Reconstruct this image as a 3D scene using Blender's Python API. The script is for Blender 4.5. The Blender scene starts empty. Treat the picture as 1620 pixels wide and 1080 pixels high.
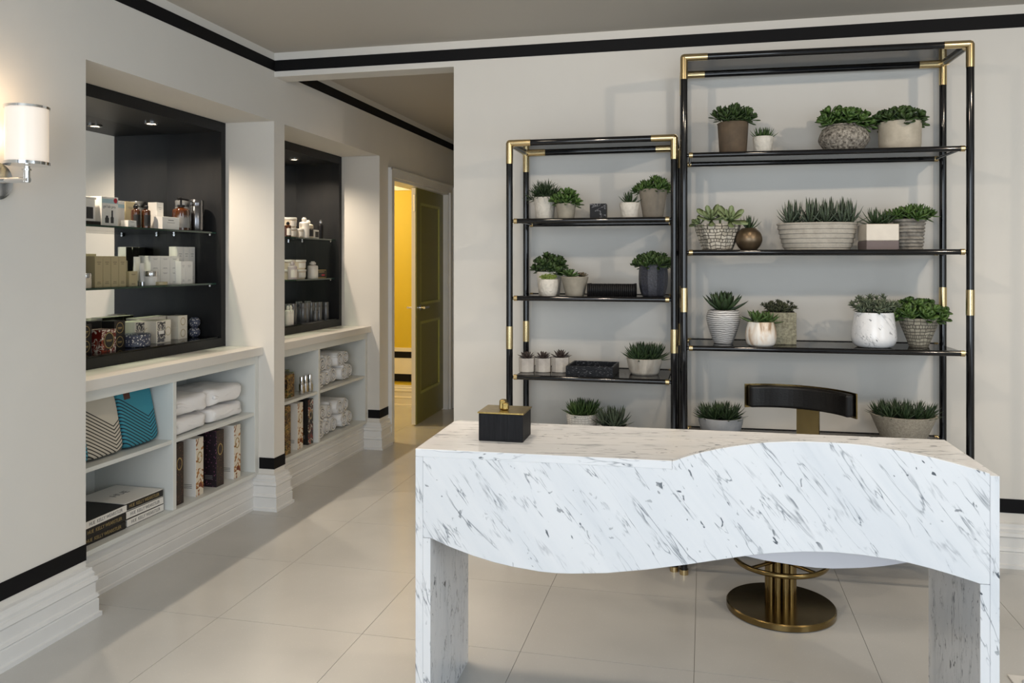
import bpy, math, random
from mathutils import Vector, Matrix, Euler
R = random.Random(7)
PI = math.pi
SC = bpy.context.scene
COL = SC.collection

# ---------------------------------------------------------------- camera, world, lights, exposure
cam = bpy.data.cameras.new('camera'); camo = bpy.data.objects.new('camera', cam); COL.objects.link(camo)
cam.sensor_width = 36.0; cam.lens = 1288.0 / 1620.0 * 36.0; cam.shift_y = -125.5 / 1620.0
camo.location = (0, 0, 1.36); camo.rotation_euler = (PI / 2, 0, 0.2316); cam.clip_start = 0.05
SC.camera = camo
SC.view_settings.view_transform = 'Standard'; SC.view_settings.look = 'None'
SC.view_settings.gamma = 1.0; SC.view_settings.use_curve_mapping = False
SC.view_settings.exposure = -0.17
SC.cycles.max_bounces = 8; SC.cycles.diffuse_bounces = 4; SC.cycles.caustics_reflective = False; SC.cycles.caustics_refractive = False
w = bpy.data.worlds.new('daylight'); SC.world = w; w.use_nodes = True
w.node_tree.nodes['Background'].inputs[0].default_value = (0.75, 0.86, 1.0, 1)
w.node_tree.nodes['Background'].inputs[1].default_value = 0.6

def light(name, kind, loc, energy, color, rot=(0, 0, 0), size=None, sizey=None, spot=None, blend=.6, radius=None):
    l = bpy.data.lights.new(name, kind); l.energy = energy; l.color = color
    if kind == 'AREA':
        l.shape = 'RECTANGLE'; l.size = size; l.size_y = sizey or size
    if kind == 'SPOT':
        l.spot_size = math.radians(spot); l.spot_blend = blend
    if radius is not None: l.shadow_soft_size = radius
    o = bpy.data.objects.new(name, l); COL.objects.link(o); o.location = loc; o.rotation_euler = rot
    return o
# daylight from the shop window behind the camera
light('window_daylight', 'AREA', (-0.2, -2.3, 1.40), 112, (0.84, 0.92, 1.0), (PI / 2, 0, 0), 2.8, 1.8)
# cool fill added inside the right-hand wall, unseen, to brighten the cupboards
light('right_side_fill', 'AREA', (2.74, 0.3, 1.35), 42, (0.78, 0.89, 1.0), (PI / 2, 0, PI / 2), 2.2, 1.7)
# recessed warm ceiling downlights above and in front of the desk
WARM = (1.0, 0.83, 0.64)
for x, y, e in ((-0.9, 2.75, 28), (0.35, 2.75, 32), (1.6, 2.75, 32), (0.4, 1.9, 10)):
    light('ceiling_downlight', 'SPOT', (x, y, 2.49), e, WARM, (0, 0, 0), spot=135, blend=.8, radius=.05)
# warm strip added along the passage to draw the warm edge on the floor
sl = light('floor_edge_fill', 'AREA', (-1.12, 1.7, 2.49), 5, WARM, (0, 0, 0), .10, 3.2); sl.data.spread = math.radians(42)
def aimed(name, loc, to, energy, col, spot, radius):
    d = Vector(to) - Vector(loc); o = light(name, 'SPOT', loc, energy, col, d.to_track_quat('-Z', 'Y').to_euler(), spot=spot, blend=.7, radius=radius); return o
# two adjustable ceiling spots turned towards the plant shelves
aimed('shelf_spot', (-0.75, 1.3, 2.42), (-0.35, 4.0, 1.35), 48, (1.0, 0.84, 0.66), 85, .035)
aimed('shelf_spot', (1.75, 1.5, 2.42), (0.45, 4.0, 1.35), 58, (1.0, 0.83, 0.64), 85, .035)
light('hall_downlight', 'SPOT', (-1.75, 4.75, 2.49), 5, (1.0, 0.66, 0.38), (0, 0, 0), spot=140, blend=.8, radius=.05)
light('yellow_room_light', 'POINT', (-3.5, 6.2, 1.95), 62, (1.0, 0.86, 0.64), radius=.12)

# ---------------------------------------------------------------- materials
def nt_mat(name):
    m = bpy.data.materials.new(name); m.use_nodes = True
    nt = m.node_tree; b = nt.nodes['Principled BSDF']
    return m, nt, b
def N(nt, t, **k):
    n = nt.nodes.new(t)
    for a, v in k.items():
        if a in n.inputs.keys(): n.inputs[a].default_value = v
        else: setattr(n, a, v)
    return n
def L(nt, a, b): nt.links.new(a, b)
def rgb(c): return (c[0], c[1], c[2], 1)
def ramp(nt, fac, stops, interp='LINEAR'):
    r = nt.nodes.new('ShaderNodeValToRGB'); r.color_ramp.interpolation = interp
    el = r.color_ramp.elements
    while len(el) < len(stops): el.new(0.5)
    for e, (p, c) in zip(el, stops): e.position = p; e.color = rgb(c) if len(c) == 3 else c
    L(nt, fac, r.inputs[0]); return r.outputs[0]
def coords(nt, scale=(1, 1, 1), rot=(0, 0, 0), kind='Object'):
    tc = N(nt, 'ShaderNodeTexCoord'); mp = N(nt, 'ShaderNodeMapping')
    mp.inputs['Scale'].default_value = scale; mp.inputs['Rotation'].default_value = rot
    L(nt, tc.outputs[kind], mp.inputs[0]); return mp.outputs[0]
def bumpn(nt, b, h, strength, dist=.002):
    bp = N(nt, 'ShaderNodeBump'); bp.inputs['Strength'].default_value = strength; bp.inputs['Distance'].default_value = dist
    L(nt, h, bp.inputs['Height']); L(nt, bp.outputs[0], b.inputs['Normal'])
def pm(name, col, rough=.5, metal=0., var=None, vs=8., bump=0., bs=60., bd=.002, sc=(1, 1, 1), coat=0., detail=4., spec=None):
    m, nt, b = nt_mat(name)
    b.inputs['Roughness'].default_value = rough; b.inputs['Metallic'].default_value = metal
    b.inputs['Coat Weight'].default_value = coat; b.inputs['Coat Roughness'].default_value = .06
    if spec is not None: b.inputs['Specular IOR Level'].default_value = spec
    co = coords(nt, sc)
    if var:
        n = N(nt, 'ShaderNodeTexNoise', Scale=vs, Detail=detail, Roughness=.6); L(nt, co, n.inputs['Vector'])
        L(nt, ramp(nt, n.outputs[0], [(.32, var), (.68, col)]), b.inputs['Base Color'])
    else: b.inputs['Base Color'].default_value = rgb(col)
    if bump:
        n2 = N(nt, 'ShaderNodeTexNoise', Scale=bs, Detail=3.); L(nt, co, n2.inputs['Vector']); bumpn(nt, b, n2.outputs[0], bump, bd)
    return m
def marble(name, rot, stretch, seed):
    m, nt, b = nt_mat(name)
    b.inputs['Roughness'].default_value = .22
    base = coords(nt, (1, 1, 1), rot)
    off = N(nt, 'ShaderNodeVectorMath', operation='ADD'); off.inputs[1].default_value = (seed, seed * .7, seed * 1.3); L(nt, base, off.inputs[0])
    def st(sc):
        v = N(nt, 'ShaderNodeVectorMath', operation='MULTIPLY'); v.inputs[1].default_value = sc; L(nt, off.outputs[0], v.inputs[0]); return v.outputs[0]
    # soft clouding along the grain
    n0 = N(nt, 'ShaderNodeTexNoise', Scale=4., Detail=6., Roughness=.62, Distortion=.25); L(nt, st((1 / stretch, 1.8, 1.8)), n0.inputs[0])
    c0 = ramp(nt, n0.outputs[0], [(.30, (.63, .655, .69)), (.42, (.75, .765, .79)), (.58, (.81, .815, .83))])
    # hairline veins: zero crossings of a stretched noise, broken up by a second one
    def veins(scale, wd, lo, hi):
        n1 = N(nt, 'ShaderNodeTexNoise', Scale=scale, Detail=4., Roughness=.55, Distortion=.25); L(nt, st((1 / (stretch * .9), 1.7, 1.7)), n1.inputs[0])
        a = N(nt, 'ShaderNodeMath', operation='SUBTRACT'); a.inputs[1].default_value = .5; L(nt, n1.outputs[0], a.inputs[0])
        ab = N(nt, 'ShaderNodeMath', operation='ABSOLUTE'); L(nt, a.outputs[0], ab.inputs[0])
        v1 = ramp(nt, ab.outputs[0], [(0., (1, 1, 1)), (wd * .4, (.55, .55, .55)), (wd, (0, 0, 0))])
        n2 = N(nt, 'ShaderNodeTexNoise', Scale=scale * 1.3, Detail=4.); L(nt, st((.55, 1.5, 1.5)), n2.inputs[0])
        br = ramp(nt, n2.outputs[0], [(lo, (0, 0, 0)), (hi, (1, 1, 1))])
        vm = N(nt, 'ShaderNodeMath', operation='MULTIPLY'); L(nt, v1, vm.inputs[0]); L(nt, br, vm.inputs[1]); return vm
    va = veins(7., .013, .44, .62); vb = veins(14., .016, .46, .64)
    vm = N(nt, 'ShaderNodeMath', operation='MAXIMUM'); L(nt, va.outputs[0], vm.inputs[0]); L(nt, vb.outputs[0], vm.inputs[1])
    # dark flecks lying along the grain
    n3 = N(nt, 'ShaderNodeTexNoise', Scale=52., Detail=2., Distortion=.5); L(nt, st((.50, 1., 1.)), n3.inputs[0])
    f = ramp(nt, n3.outputs[0], [(.665, (0, 0, 0)), (.70, (1, 1, 1))])
    n4 = N(nt, 'ShaderNodeTexNoise', Scale=5., Detail=2.); L(nt, st((1, 1, 1)), n4.inputs[0])
    fb = ramp(nt, n4.outputs[0], [(.42, (0, 0, 0)), (.60, (1, 1, 1))])
    fm = N(nt, 'ShaderNodeMath', operation='MULTIPLY'); L(nt, f, fm.inputs[0]); L(nt, fb, fm.inputs[1])
    mx = N(nt, 'ShaderNodeMix', data_type='RGBA'); L(nt, vm.outputs[0], mx.inputs[0]); L(nt, c0, mx.inputs[6]); mx.inputs[7].default_value = (.17, .19, .22, 1)
    mx2 = N(nt, 'ShaderNodeMix', data_type='RGBA'); L(nt, fm.outputs[0], mx2.inputs[0]); L(nt, mx.outputs[2], mx2.inputs[6]); mx2.inputs[7].default_value = (.10, .115, .135, 1)
    L(nt, mx2.outputs[2], b.inputs['Base Color']); return m
def glassy(name, tint, refl=.08):
    m = bpy.data.materials.new(name); m.use_nodes = True; nt = m.node_tree; nt.nodes.remove(nt.nodes['Principled BSDF'])
    out = nt.nodes['Material Output']; t = N(nt, 'ShaderNodeBsdfTransparent'); t.inputs[0].default_value = rgb(tint)
    g = N(nt, 'ShaderNodeBsdfGlossy'); g.inputs['Roughness'].default_value = .02
    lw = N(nt, 'ShaderNodeFresnel'); lw.inputs[0].default_value = 1.5
    mx = N(nt, 'ShaderNodeMixShader'); L(nt, lw.outputs[0], mx.inputs[0]); L(nt, t.outputs[0], mx.inputs[1]); L(nt, g.outputs[0], mx.inputs[2])
    L(nt, mx.outputs[0], out.inputs[0]); return m
def emis(name, col, strength, base=(.9, .85, .8)):
    m, nt, b = nt_mat(name); b.inputs['Base Color'].default_value = rgb(base)
    b.inputs['Emission Color'].default_value = rgb(col); b.inputs['Emission Strength'].default_value = strength
    b.inputs['Roughness'].default_value = .25; return m
def print_mat(name, stops, scale, dist=1.2, rough=.4, kind='noise', sc=(1, 1, 1)):
    m, nt, b = nt_mat(name); b.inputs['Roughness'].default_value = rough; co = coords(nt, sc)
    if kind == 'noise':
        n = N(nt, 'ShaderNodeTexNoise', Scale=scale, Detail=1.5, Distortion=dist); L(nt, co, n.inputs[0]); o = n.outputs[0]
    elif kind == 'vor':
        n = N(nt, 'ShaderNodeTexVoronoi', Scale=scale); L(nt, co, n.inputs[0]); o = n.outputs['Distance']
    else:
        n = N(nt, 'ShaderNodeTexWave', Scale=scale, Distortion=dist); n.bands_direction = kind; L(nt, co, n.inputs[0]); o = n.outputs[0]
    L(nt, ramp(nt, o, stops, 'CONSTANT'), b.inputs['Base Color']); return m
def brickmat(name, c1, c2, mortar, scale, bump, vary=.6):
    m, nt, b = nt_mat(name); b.inputs['Roughness'].default_value = .75
    # wrap: angle around the pot and height
    tc = N(nt, 'ShaderNodeTexCoord'); sp = N(nt, 'ShaderNodeSeparateXYZ'); L(nt, tc.outputs['Object'], sp.inputs[0])
    at = N(nt, 'ShaderNodeMath', operation='ARCTAN2'); L(nt, sp.outputs[1], at.inputs[0]); L(nt, sp.outputs[0], at.inputs[1])
    ml = N(nt, 'ShaderNodeMath', operation='MULTIPLY'); ml.inputs[1].default_value = .09; L(nt, at.outputs[0], ml.inputs[0])
    cb = N(nt, 'ShaderNodeCombineXYZ'); L(nt, ml.outputs[0], cb.inputs[0]); L(nt, sp.outputs[2], cb.inputs[1])
    bt = N(nt, 'ShaderNodeTexBrick', Scale=scale); bt.inputs['Color1'].default_value = rgb(c1); bt.inputs['Color2'].default_value = rgb(c2); bt.inputs['Mortar'].default_value = rgb(mortar)
    bt.inputs['Mortar Size'].default_value = .03; bt.offset_frequency = 3; bt.squash = .5; bt.squash_frequency = 3
    dn = N(nt, 'ShaderNodeTexNoise', Scale=28., Detail=1.); L(nt, tc.outputs['Object'], dn.inputs[0]); ds = N(nt, 'ShaderNodeVectorMath', operation='SCALE'); ds.inputs['Scale'].default_value = .014; L(nt, dn.outputs['Color'], ds.inputs[0]); da = N(nt, 'ShaderNodeVectorMath', operation='ADD'); L(nt, cb.outputs[0], da.inputs[0]); L(nt, ds.outputs[0], da.inputs[1]); L(nt, da.outputs[0], bt.inputs['Vector']); L(nt, bt.outputs['Color'], b.inputs['Base Color'])
    bumpn(nt, b, bt.outputs['Fac'], -bump, .003); return m

M = {}
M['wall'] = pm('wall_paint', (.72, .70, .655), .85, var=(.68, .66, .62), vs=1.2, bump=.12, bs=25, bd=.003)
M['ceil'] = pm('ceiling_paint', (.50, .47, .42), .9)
M['trim'] = pm('white_trim_paint', (.78, .78, .77), .42, var=(.72, .72, .71), vs=3)
M['band'] = pm('black_band_paint', (.006, .006, .007), .6, spec=.15)
M['tile'] = pm('terrazzo_tile', (.50, .48, .45), .22, var=(.46, .445, .42), vs=70, detail=2)
def terrazzo():
    m, nt, b = nt_mat('terrazzo_floor_tile'); tc = N(nt, 'ShaderNodeNewGeometry')
    n = N(nt, 'ShaderNodeTexNoise', Scale=2.2, Detail=3.); L(nt, tc.outputs['Position'], n.inputs[0])
    c = ramp(nt, n.outputs[0], [(.3, (.50, .495, .48)), (.7, (.56, .555, .535))])
    v = N(nt, 'ShaderNodeTexVoronoi', Scale=95.); L(nt, tc.outputs['Position'], v.inputs[0])
    f = ramp(nt, v.outputs['Distance'], [(.0, (1, 1, 1)), (.16, (0, 0, 0))])
    mx = N(nt, 'ShaderNodeMix', data_type='RGBA'); L(nt, f, mx.inputs[0]); L(nt, c, mx.inputs[6]); mx.inputs[7].default_value = (.68, .66, .63, 1)
    L(nt, mx.outputs[2], b.inputs['Base Color'])
    b.inputs['Roughness'].default_value = .20; return m
M['tile'] = terrazzo()
M['grout'] = pm('grout', (.30, .29, .27), .9)
M['yellow'] = pm('yellow_paint', (.62, .46, .03), .6, var=(.58, .43, .025), vs=2)
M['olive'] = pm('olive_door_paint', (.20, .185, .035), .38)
M['olive_hi'] = pm('olive_moulding_highlight', (.36, .35, .08), .38)  # door olive lightened: the highlight on the mouldings is in the colour
M['black_cab'] = pm('black_stained_wood', (.010, .011, .013), .42, var=(.015, .015, .016), vs=14, sc=(1, 1, .12), bump=.15, bs=120, spec=.25)
M['mirror'] = pm('mirror_silver', (.82, .83, .82), .015, 1.)
M['shelf_glass'] = glassy('clear_shelf_glass', (.86, .93, .90))
M['glass_edge'] = pm('green_glass_edge', (.02, .05, .04), .1)
M['smoke'] = glassy('smoked_shelf_glass', (.80, .77, .73))
M['tube'] = pm('black_lacquer_tube', (.004, .004, .005), .07, spec=.5)
M['brass'] = pm('satin_brass', (.58, .455, .25), .24, 1.)
M['brass_old'] = pm('aged_brass', (.25, .180, .075), .22, 1., var=(.18, .125, .05), vs=6)
M['gold'] = pm('hammered_gold', (.46, .34, .13), .30, 1., var=(.34, .24, .08), vs=60, bump=.5, bs=90)
M['chrome'] = pm('chrome', (.78, .78, .78), .06, 1.)
M['gunmetal'] = pm('gunmetal', (.20, .20, .21), .22, 1.)
M['steel'] = pm('brushed_steel', (.60, .61, .62), .22, 1.)
M['marble_front'] = marble('white_marble_front', (0, -PI * .29, 0), 5.0, 3.1)
M['marble_top'] = marble('white_marble_top', (0, 0, -.10), 5.0, 7.7)
M['marble_side'] = marble('white_marble_side', (0, -PI * .40, 0), 4.0, 12.4)
M['marble_inner'] = pm('pale_painted_panel', (.62, .62, .66), .5)
M['leather'] = pm('black_leather', (.006, .0055, .0055), .32, bump=.3, bs=140, spec=.35)
M['black_wood'] = pm('black_grained_wood', (.008, .008, .010), .55, var=(.003, .003, .004), vs=120, sc=(1, 1, .05), bump=.5, bs=220, spec=.2)
M['soil'] = pm('dark_soil', (.018, .014, .010), .95, bump=.8, bs=120)
M['shade'] = emis('opal_glass', (1.0, .78, .56), .40)
M['bulb'] = emis('downlight_lens', (1.0, .80, .55), 14.)
M['paper'] = pm('white_card', (.82, .80, .76), .5)
M['paper_warm'] = pm('cream_card', (.76, .71, .61), .5)
M['goldcard'] = pm('champagne_card', (.46, .40, .25), .36, .2)
M['ink'] = pm('dark_ink', (.03, .03, .035), .6)
M['greyink'] = pm('grey_ink', (.22, .22, .22), .6)
M['blackcard'] = pm('black_card', (.010, .009, .009), .5)
M['amber'] = pm('amber_glass', (.055, .015, .003), .08, coat=.6)
M['blackplastic'] = pm('black_plastic', (.008, .008, .009), .4, spec=.2)
M['greytube'] = pm('smoky_grey_plastic', (.16, .165, .17), .25, .3)
M['cream_plastic'] = pm('cream_plastic', (.66, .58, .46), .4)
M['lilac'] = pm('lilac_plastic', (.50, .45, .48), .4)
M['whiteplastic'] = pm('white_plastic', (.74, .72, .68), .35)
M['blue'] = pm('light_blue_print', (.40, .56, .62), .5)
M['red'] = pm('red_print', (.45, .02, .04), .5)
M['towel'] = pm('white_terry', (.90, .90, .90), .95, bump=.35, bs=260, bd=.002)
M['robe'] = pm('white_cotton', (.88, .88, .89), .9, bump=.4, bs=30, bd=.006)
M['shelfpaint'] = pm('white_cabinet_paint', (.70, .72, .70), .4)
M['counter'] = pm('white_countertop', (.74, .72, .68), .3)
M['goldink'] = pm('gold_ink', (.42, .32, .14), .4, .5)
M['brownleather'] = pm('brown_leather_tab', (.07, .02, .012), .5)
M['floral_white'] = print_mat('floral_print_on_white', [(0, (.16, .03, .012)), (.36, (.42, .20, .06)), (.43, (.72, .66, .55)), (.70, (.30, .10, .03))], 26)
M['floral_brown'] = print_mat('floral_print_on_brown', [(0, (.02, .012, .008)), (.40, (.16, .085, .03)), (.52, (.40, .25, .07)), (.60, (.05, .06, .02))], 40)
M['floral_green'] = print_mat('floral_print_on_green', [(0, (.015, .018, .010)), (.42, (.12, .15, .045)), (.54, (.50, .46, .32)), (.60, (.05, .055, .02))], 46)
M['floral_black'] = print_mat('floral_print_on_black', [(0, (.16, .02, .012)), (.40, (.01, .01, .01)), (.55, (.55, .48, .38)), (.62, (.24, .04, .02))], 26)
M['dots_brown'] = print_mat('dotted_print_on_brown', [(0, (.16, .07, .05)), (.22, (.022, .012, .010))], 85, kind='vor')
M['dots_purple'] = print_mat('dotted_print_on_plum', [(0, (.36, .12, .24)), (.20, (.016, .010, .016))], 80, kind='vor')
M['ornate_red'] = print_mat('ornate_red_print', [(0, (.14, .012, .008)), (.46, (.66, .62, .55)), (.56, (.24, .03, .012)), (.66, (.03, .01, .01))], 38)
M['ornate_white'] = print_mat('ornate_grey_print', [(0, (.03, .03, .035)), (.47, (.62, .58, .50)), (.58, (.10, .10, .11))], 34)
M['lattice'] = print_mat('blue_lattice_print', [(0, (.60, .58, .55)), (.30, (.05, .06, .10))], 90, kind='vor')
def stripes(name, base, line):
    m, nt, b = nt_mat(name); b.inputs['Roughness'].default_value = .85
    tc = N(nt, 'ShaderNodeTexCoord'); sp = N(nt, 'ShaderNodeSeparateXYZ'); L(nt, tc.outputs['Object'], sp.inputs[0])
    def mth(op, a, b2=None):
        n = N(nt, 'ShaderNodeMath', operation=op)
        for i, v in enumerate((a, b2)):
            if v is None: continue
            if isinstance(v, (int, float)): n.inputs[i].default_value = v
            else: L(nt, v, n.inputs[i])
        return n.outputs[0]
    u = sp.outputs[1]; z = sp.outputs[2]
    left = mth('MULTIPLY', mth('MINIMUM', u, .06), .62); right = mth('MULTIPLY', mth('MAXIMUM', mth('SUBTRACT', u, .06), 0.), -.55)
    t = mth('ADD', z, mth('ADD', left, right))
    fr = mth('FRACT', mth('MULTIPLY', t, 62.)); s = mth('LESS_THAN', fr, .34); k = mth('LESS_THAN', t, .155); f = mth('MULTIPLY', s, k)
    mx = N(nt, 'ShaderNodeMix', data_type='RGBA'); L(nt, f, mx.inputs[0]); mx.inputs[6].default_value = rgb(base); mx.inputs[7].default_value = rgb(line)
    L(nt, mx.outputs[2], b.inputs['Base Color']); return m
M['fab_teal'] = stripes('teal_striped_fabric', (.045, .27, .36), (.012, .02, .035))
M['fab_cream'] = stripes('cream_striped_fabric', (.58, .54, .46), (.03, .026, .022))
# pots
M['p_brown'] = pm('brown_clay', (.135, .095, .060), .85, var=(.085, .062, .042), vs=16, bump=.4, bs=60)
M['p_white'] = pm('rough_white_plaster', (.66, .63, .57), .9, var=(.58, .55, .49), vs=30, bump=1., bs=70, bd=.006)
M['p_stone'] = pm('pitted_grey_stone', (.46, .42, .36), .9, var=(.055, .045, .035), vs=85, bump=1., bs=85, bd=.006, detail=2)
M['p_cream'] = pm('cream_plaster', (.58, .52, .42), .85, var=(.42, .37, .29), vs=18, bump=.3, bs=60)
M['p_bronze'] = pm('bronze_metal', (.19, .14, .09), .38, .8, var=(.13, .095, .06), vs=9)
M['p_rib'] = pm('ribbed_concrete', (.43, .405, .36), .9, var=(.33, .31, .27), vs=28, bump=.6, bs=90)
M['p_ribdark'] = pm('rough_ribbed_stone', (.34, .32, .285), .92, var=(.17, .155, .135), vs=40, bump=.9, bs=80, bd=.005)
M['p_glaze'] = pm('white_crackle_glaze', (.66, .61, .53), .3, var=(.60, .55, .48), vs=20)
M['p_mauve'] = pm('mauve_grey_clay', (.155, .125, .125), .8)
M['p_concrete'] = pm('rough_concrete', (.30, .29, .21), .92, var=(.15, .14, .10), vs=95, bump=.8, bs=110, bd=.004, detail=2)
M['p_grey'] = pm('grey_clay', (.36, .33, .27), .88, var=(.24, .22, .18), vs=14, bump=.3, bs=60)
M['p_taupe'] = pm('taupe_clay', (.27, .235, .19), .85, var=(.20, .175, .14), vs=14, bump=.3, bs=60)
M['p_navy'] = pm('charcoal_pebbled_ceramic', (.040, .044, .060), .5, var=(.022, .024, .034), vs=110, bump=.8, bs=150, bd=.004, detail=1)
M['p_wash'] = pm('whitewashed_concrete', (.60, .57, .52), .9, var=(.38, .35, .33), vs=15, bump=.3, bs=60)
M['p_bark'] = pm('whitewashed_bark', (.56, .53, .47), .9, var=(.32, .29, .25), vs=26, sc=(1, 1, .3), bump=.7, bs=70)
M['p_bluegrey'] = pm('blue_grey_stone', (.42, .43, .45), .8, var=(.33, .34, .36), vs=20, bump=.4, bs=60)
M['p_linen'] = pm('woven_beige_stone', (.40, .36, .29), .9, var=(.29, .26, .21), vs=130, bump=.8, bs=170, bd=.003, detail=1)
M['p_marble'] = marble('white_veined_ceramic', (0, PI * .72, 0), 5.0, 21.0)
M['p_urn'] = print_mat('brushed_silver_stripes', [(0, (.20, .20, .20)), (.42, (.44, .44, .44)), (.62, (.62, .62, .62))], 34, 3.0, .4, 'Z')
def swirl():
    m, nt, b = nt_mat('white_brown_swirled_glaze'); b.inputs['Roughness'].default_value = .3
    co = coords(nt, (1, 1, .28), (0, .25, 0)); n = N(nt, 'ShaderNodeTexNoise', Scale=26., Detail=3., Distortion=1.0); L(nt, co, n.inputs[0])
    L(nt, ramp(nt, n.outputs[0], [(.40, (.74, .72, .68)), (.56, (.62, .52, .42)), (.66, (.33, .22, .14))]), b.inputs['Base Color']); return m
M['p_swirl'] = swirl()
M['p_mosaic'] = brickmat('stone_mosaic_wall', (.60, .56, .48), (.40, .36, .29), (.06, .05, .04), 17, 1.)
M['p_wovstone'] = brickmat('basket_carved_stone', (.40, .375, .30), (.26, .24, .19), (.07, .06, .05), 17, 1.)
M['p_wovwhite'] = brickmat('basket_carved_white', (.66, .65, .62), (.58, .57, .55), (.34, .33, .32), 24, .8)
def blackmarble():
    m, nt, b = nt_mat('black_marble'); b.inputs['Roughness'].default_value = .45; b.inputs['Specular IOR Level'].default_value = .15
    co = coords(nt, (1, 1, 2.2), (0, .35, 0)); n = N(nt, 'ShaderNodeTexNoise', Scale=12., Detail=3., Distortion=.6); L(nt, co, n.inputs[0])
    a = N(nt, 'ShaderNodeMath', operation='SUBTRACT'); a.inputs[1].default_value = .5; L(nt, n.outputs[0], a.inputs[0])
    ab = N(nt, 'ShaderNodeMath', operation='ABSOLUTE'); L(nt, a.outputs[0], ab.inputs[0])
    L(nt, ramp(nt, ab.outputs[0], [(0, (.30, .30, .32)), (.006, (.03, .03, .034)), (.016, (.008, .008, .010))]), b.inputs['Base Color']); return m
M['blackmarble'] = blackmarble()
def flecked():
    m, nt, b = nt_mat('black_flecked_inlay'); b.inputs['Roughness'].default_value = .45; b.inputs['Specular IOR Level'].default_value = .15
    co = coords(nt, (1, 1, 9)); v = N(nt, 'ShaderNodeTexNoise', Scale=75., Detail=1.); L(nt, co, v.inputs[0])
    L(nt, ramp(nt, v.outputs[0], [(.66, (.010, .011, .014)), (.73, (.30, .31, .33))]), b.inputs['Base Color']); return m
M['flecked'] = flecked()
# leaves
def leafmat(name, c1, c2, rough=.42, band=None):
    m, nt, b = nt_mat(name); b.inputs['Roughness'].default_value = rough; b.inputs['Specular IOR Level'].default_value = .35
    oi = N(nt, 'ShaderNodeTexCoord'); n = N(nt, 'ShaderNodeTexNoise', Scale=38., Detail=2.); L(nt, oi.outputs['Object'], n.inputs[0])
    c = ramp(nt, n.outputs[0], [(.34, c1), (.66, c2)])
    if band:
        wv = N(nt, 'ShaderNodeTexWave', Scale=62., Distortion=2.5, Detail=1.); wv.bands_direction = 'Z'; L(nt, oi.outputs['Object'], wv.inputs[0])
        f = ramp(nt, wv.outputs[0], [(.66, (0, 0, 0)), (.80, (.38, .38, .38))])
        mx = N(nt, 'ShaderNodeMix', data_type='RGBA'); L(nt, f, mx.inputs[0]); L(nt, c, mx.inputs[6]); mx.inputs[7].default_value = rgb(band); c = mx.outputs[2]
    L(nt, c, b.inputs['Base Color']); return m
M['l_jade'] = leafmat('jade_leaf', (.030, .070, .014), (.115, .200, .050))
M['l_jadedark'] = leafmat('dark_jade_leaf', (.022, .046, .014), (.075, .125, .038))
M['l_dark'] = leafmat('dark_green_leaf', (.016, .034, .014), (.052, .088, .036))
M['l_green'] = leafmat('mid_green_leaf', (.028, .062, .017), (.090, .150, .045))
M['l_zebra'] = leafmat('banded_haworthia_leaf', (.014, .032, .016), (.036, .066, .028), band=(.40, .44, .36))
M['l_pale'] = leafmat('pale_echeveria_leaf', (.14, .19, .085), (.25, .31, .15))
M['l_lime'] = leafmat('lime_sedum_leaf', (.16, .23, .045), (.30, .38, .10))
M['l_sage'] = leafmat('sage_crassula_leaf', (.070, .095, .060), (.15, .18, .115))
M['l_purple'] = leafmat('purple_brown_echeveria_leaf', (.030, .022, .020), (.085, .062, .055))
M['l_olive'] = leafmat('dull_olive_leaf', (.035, .042, .022), (.09, .10, .055))
M['l_brown'] = leafmat('brown_tipped_leaf', (.09, .065, .04), (.17, .14, .085))

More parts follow.
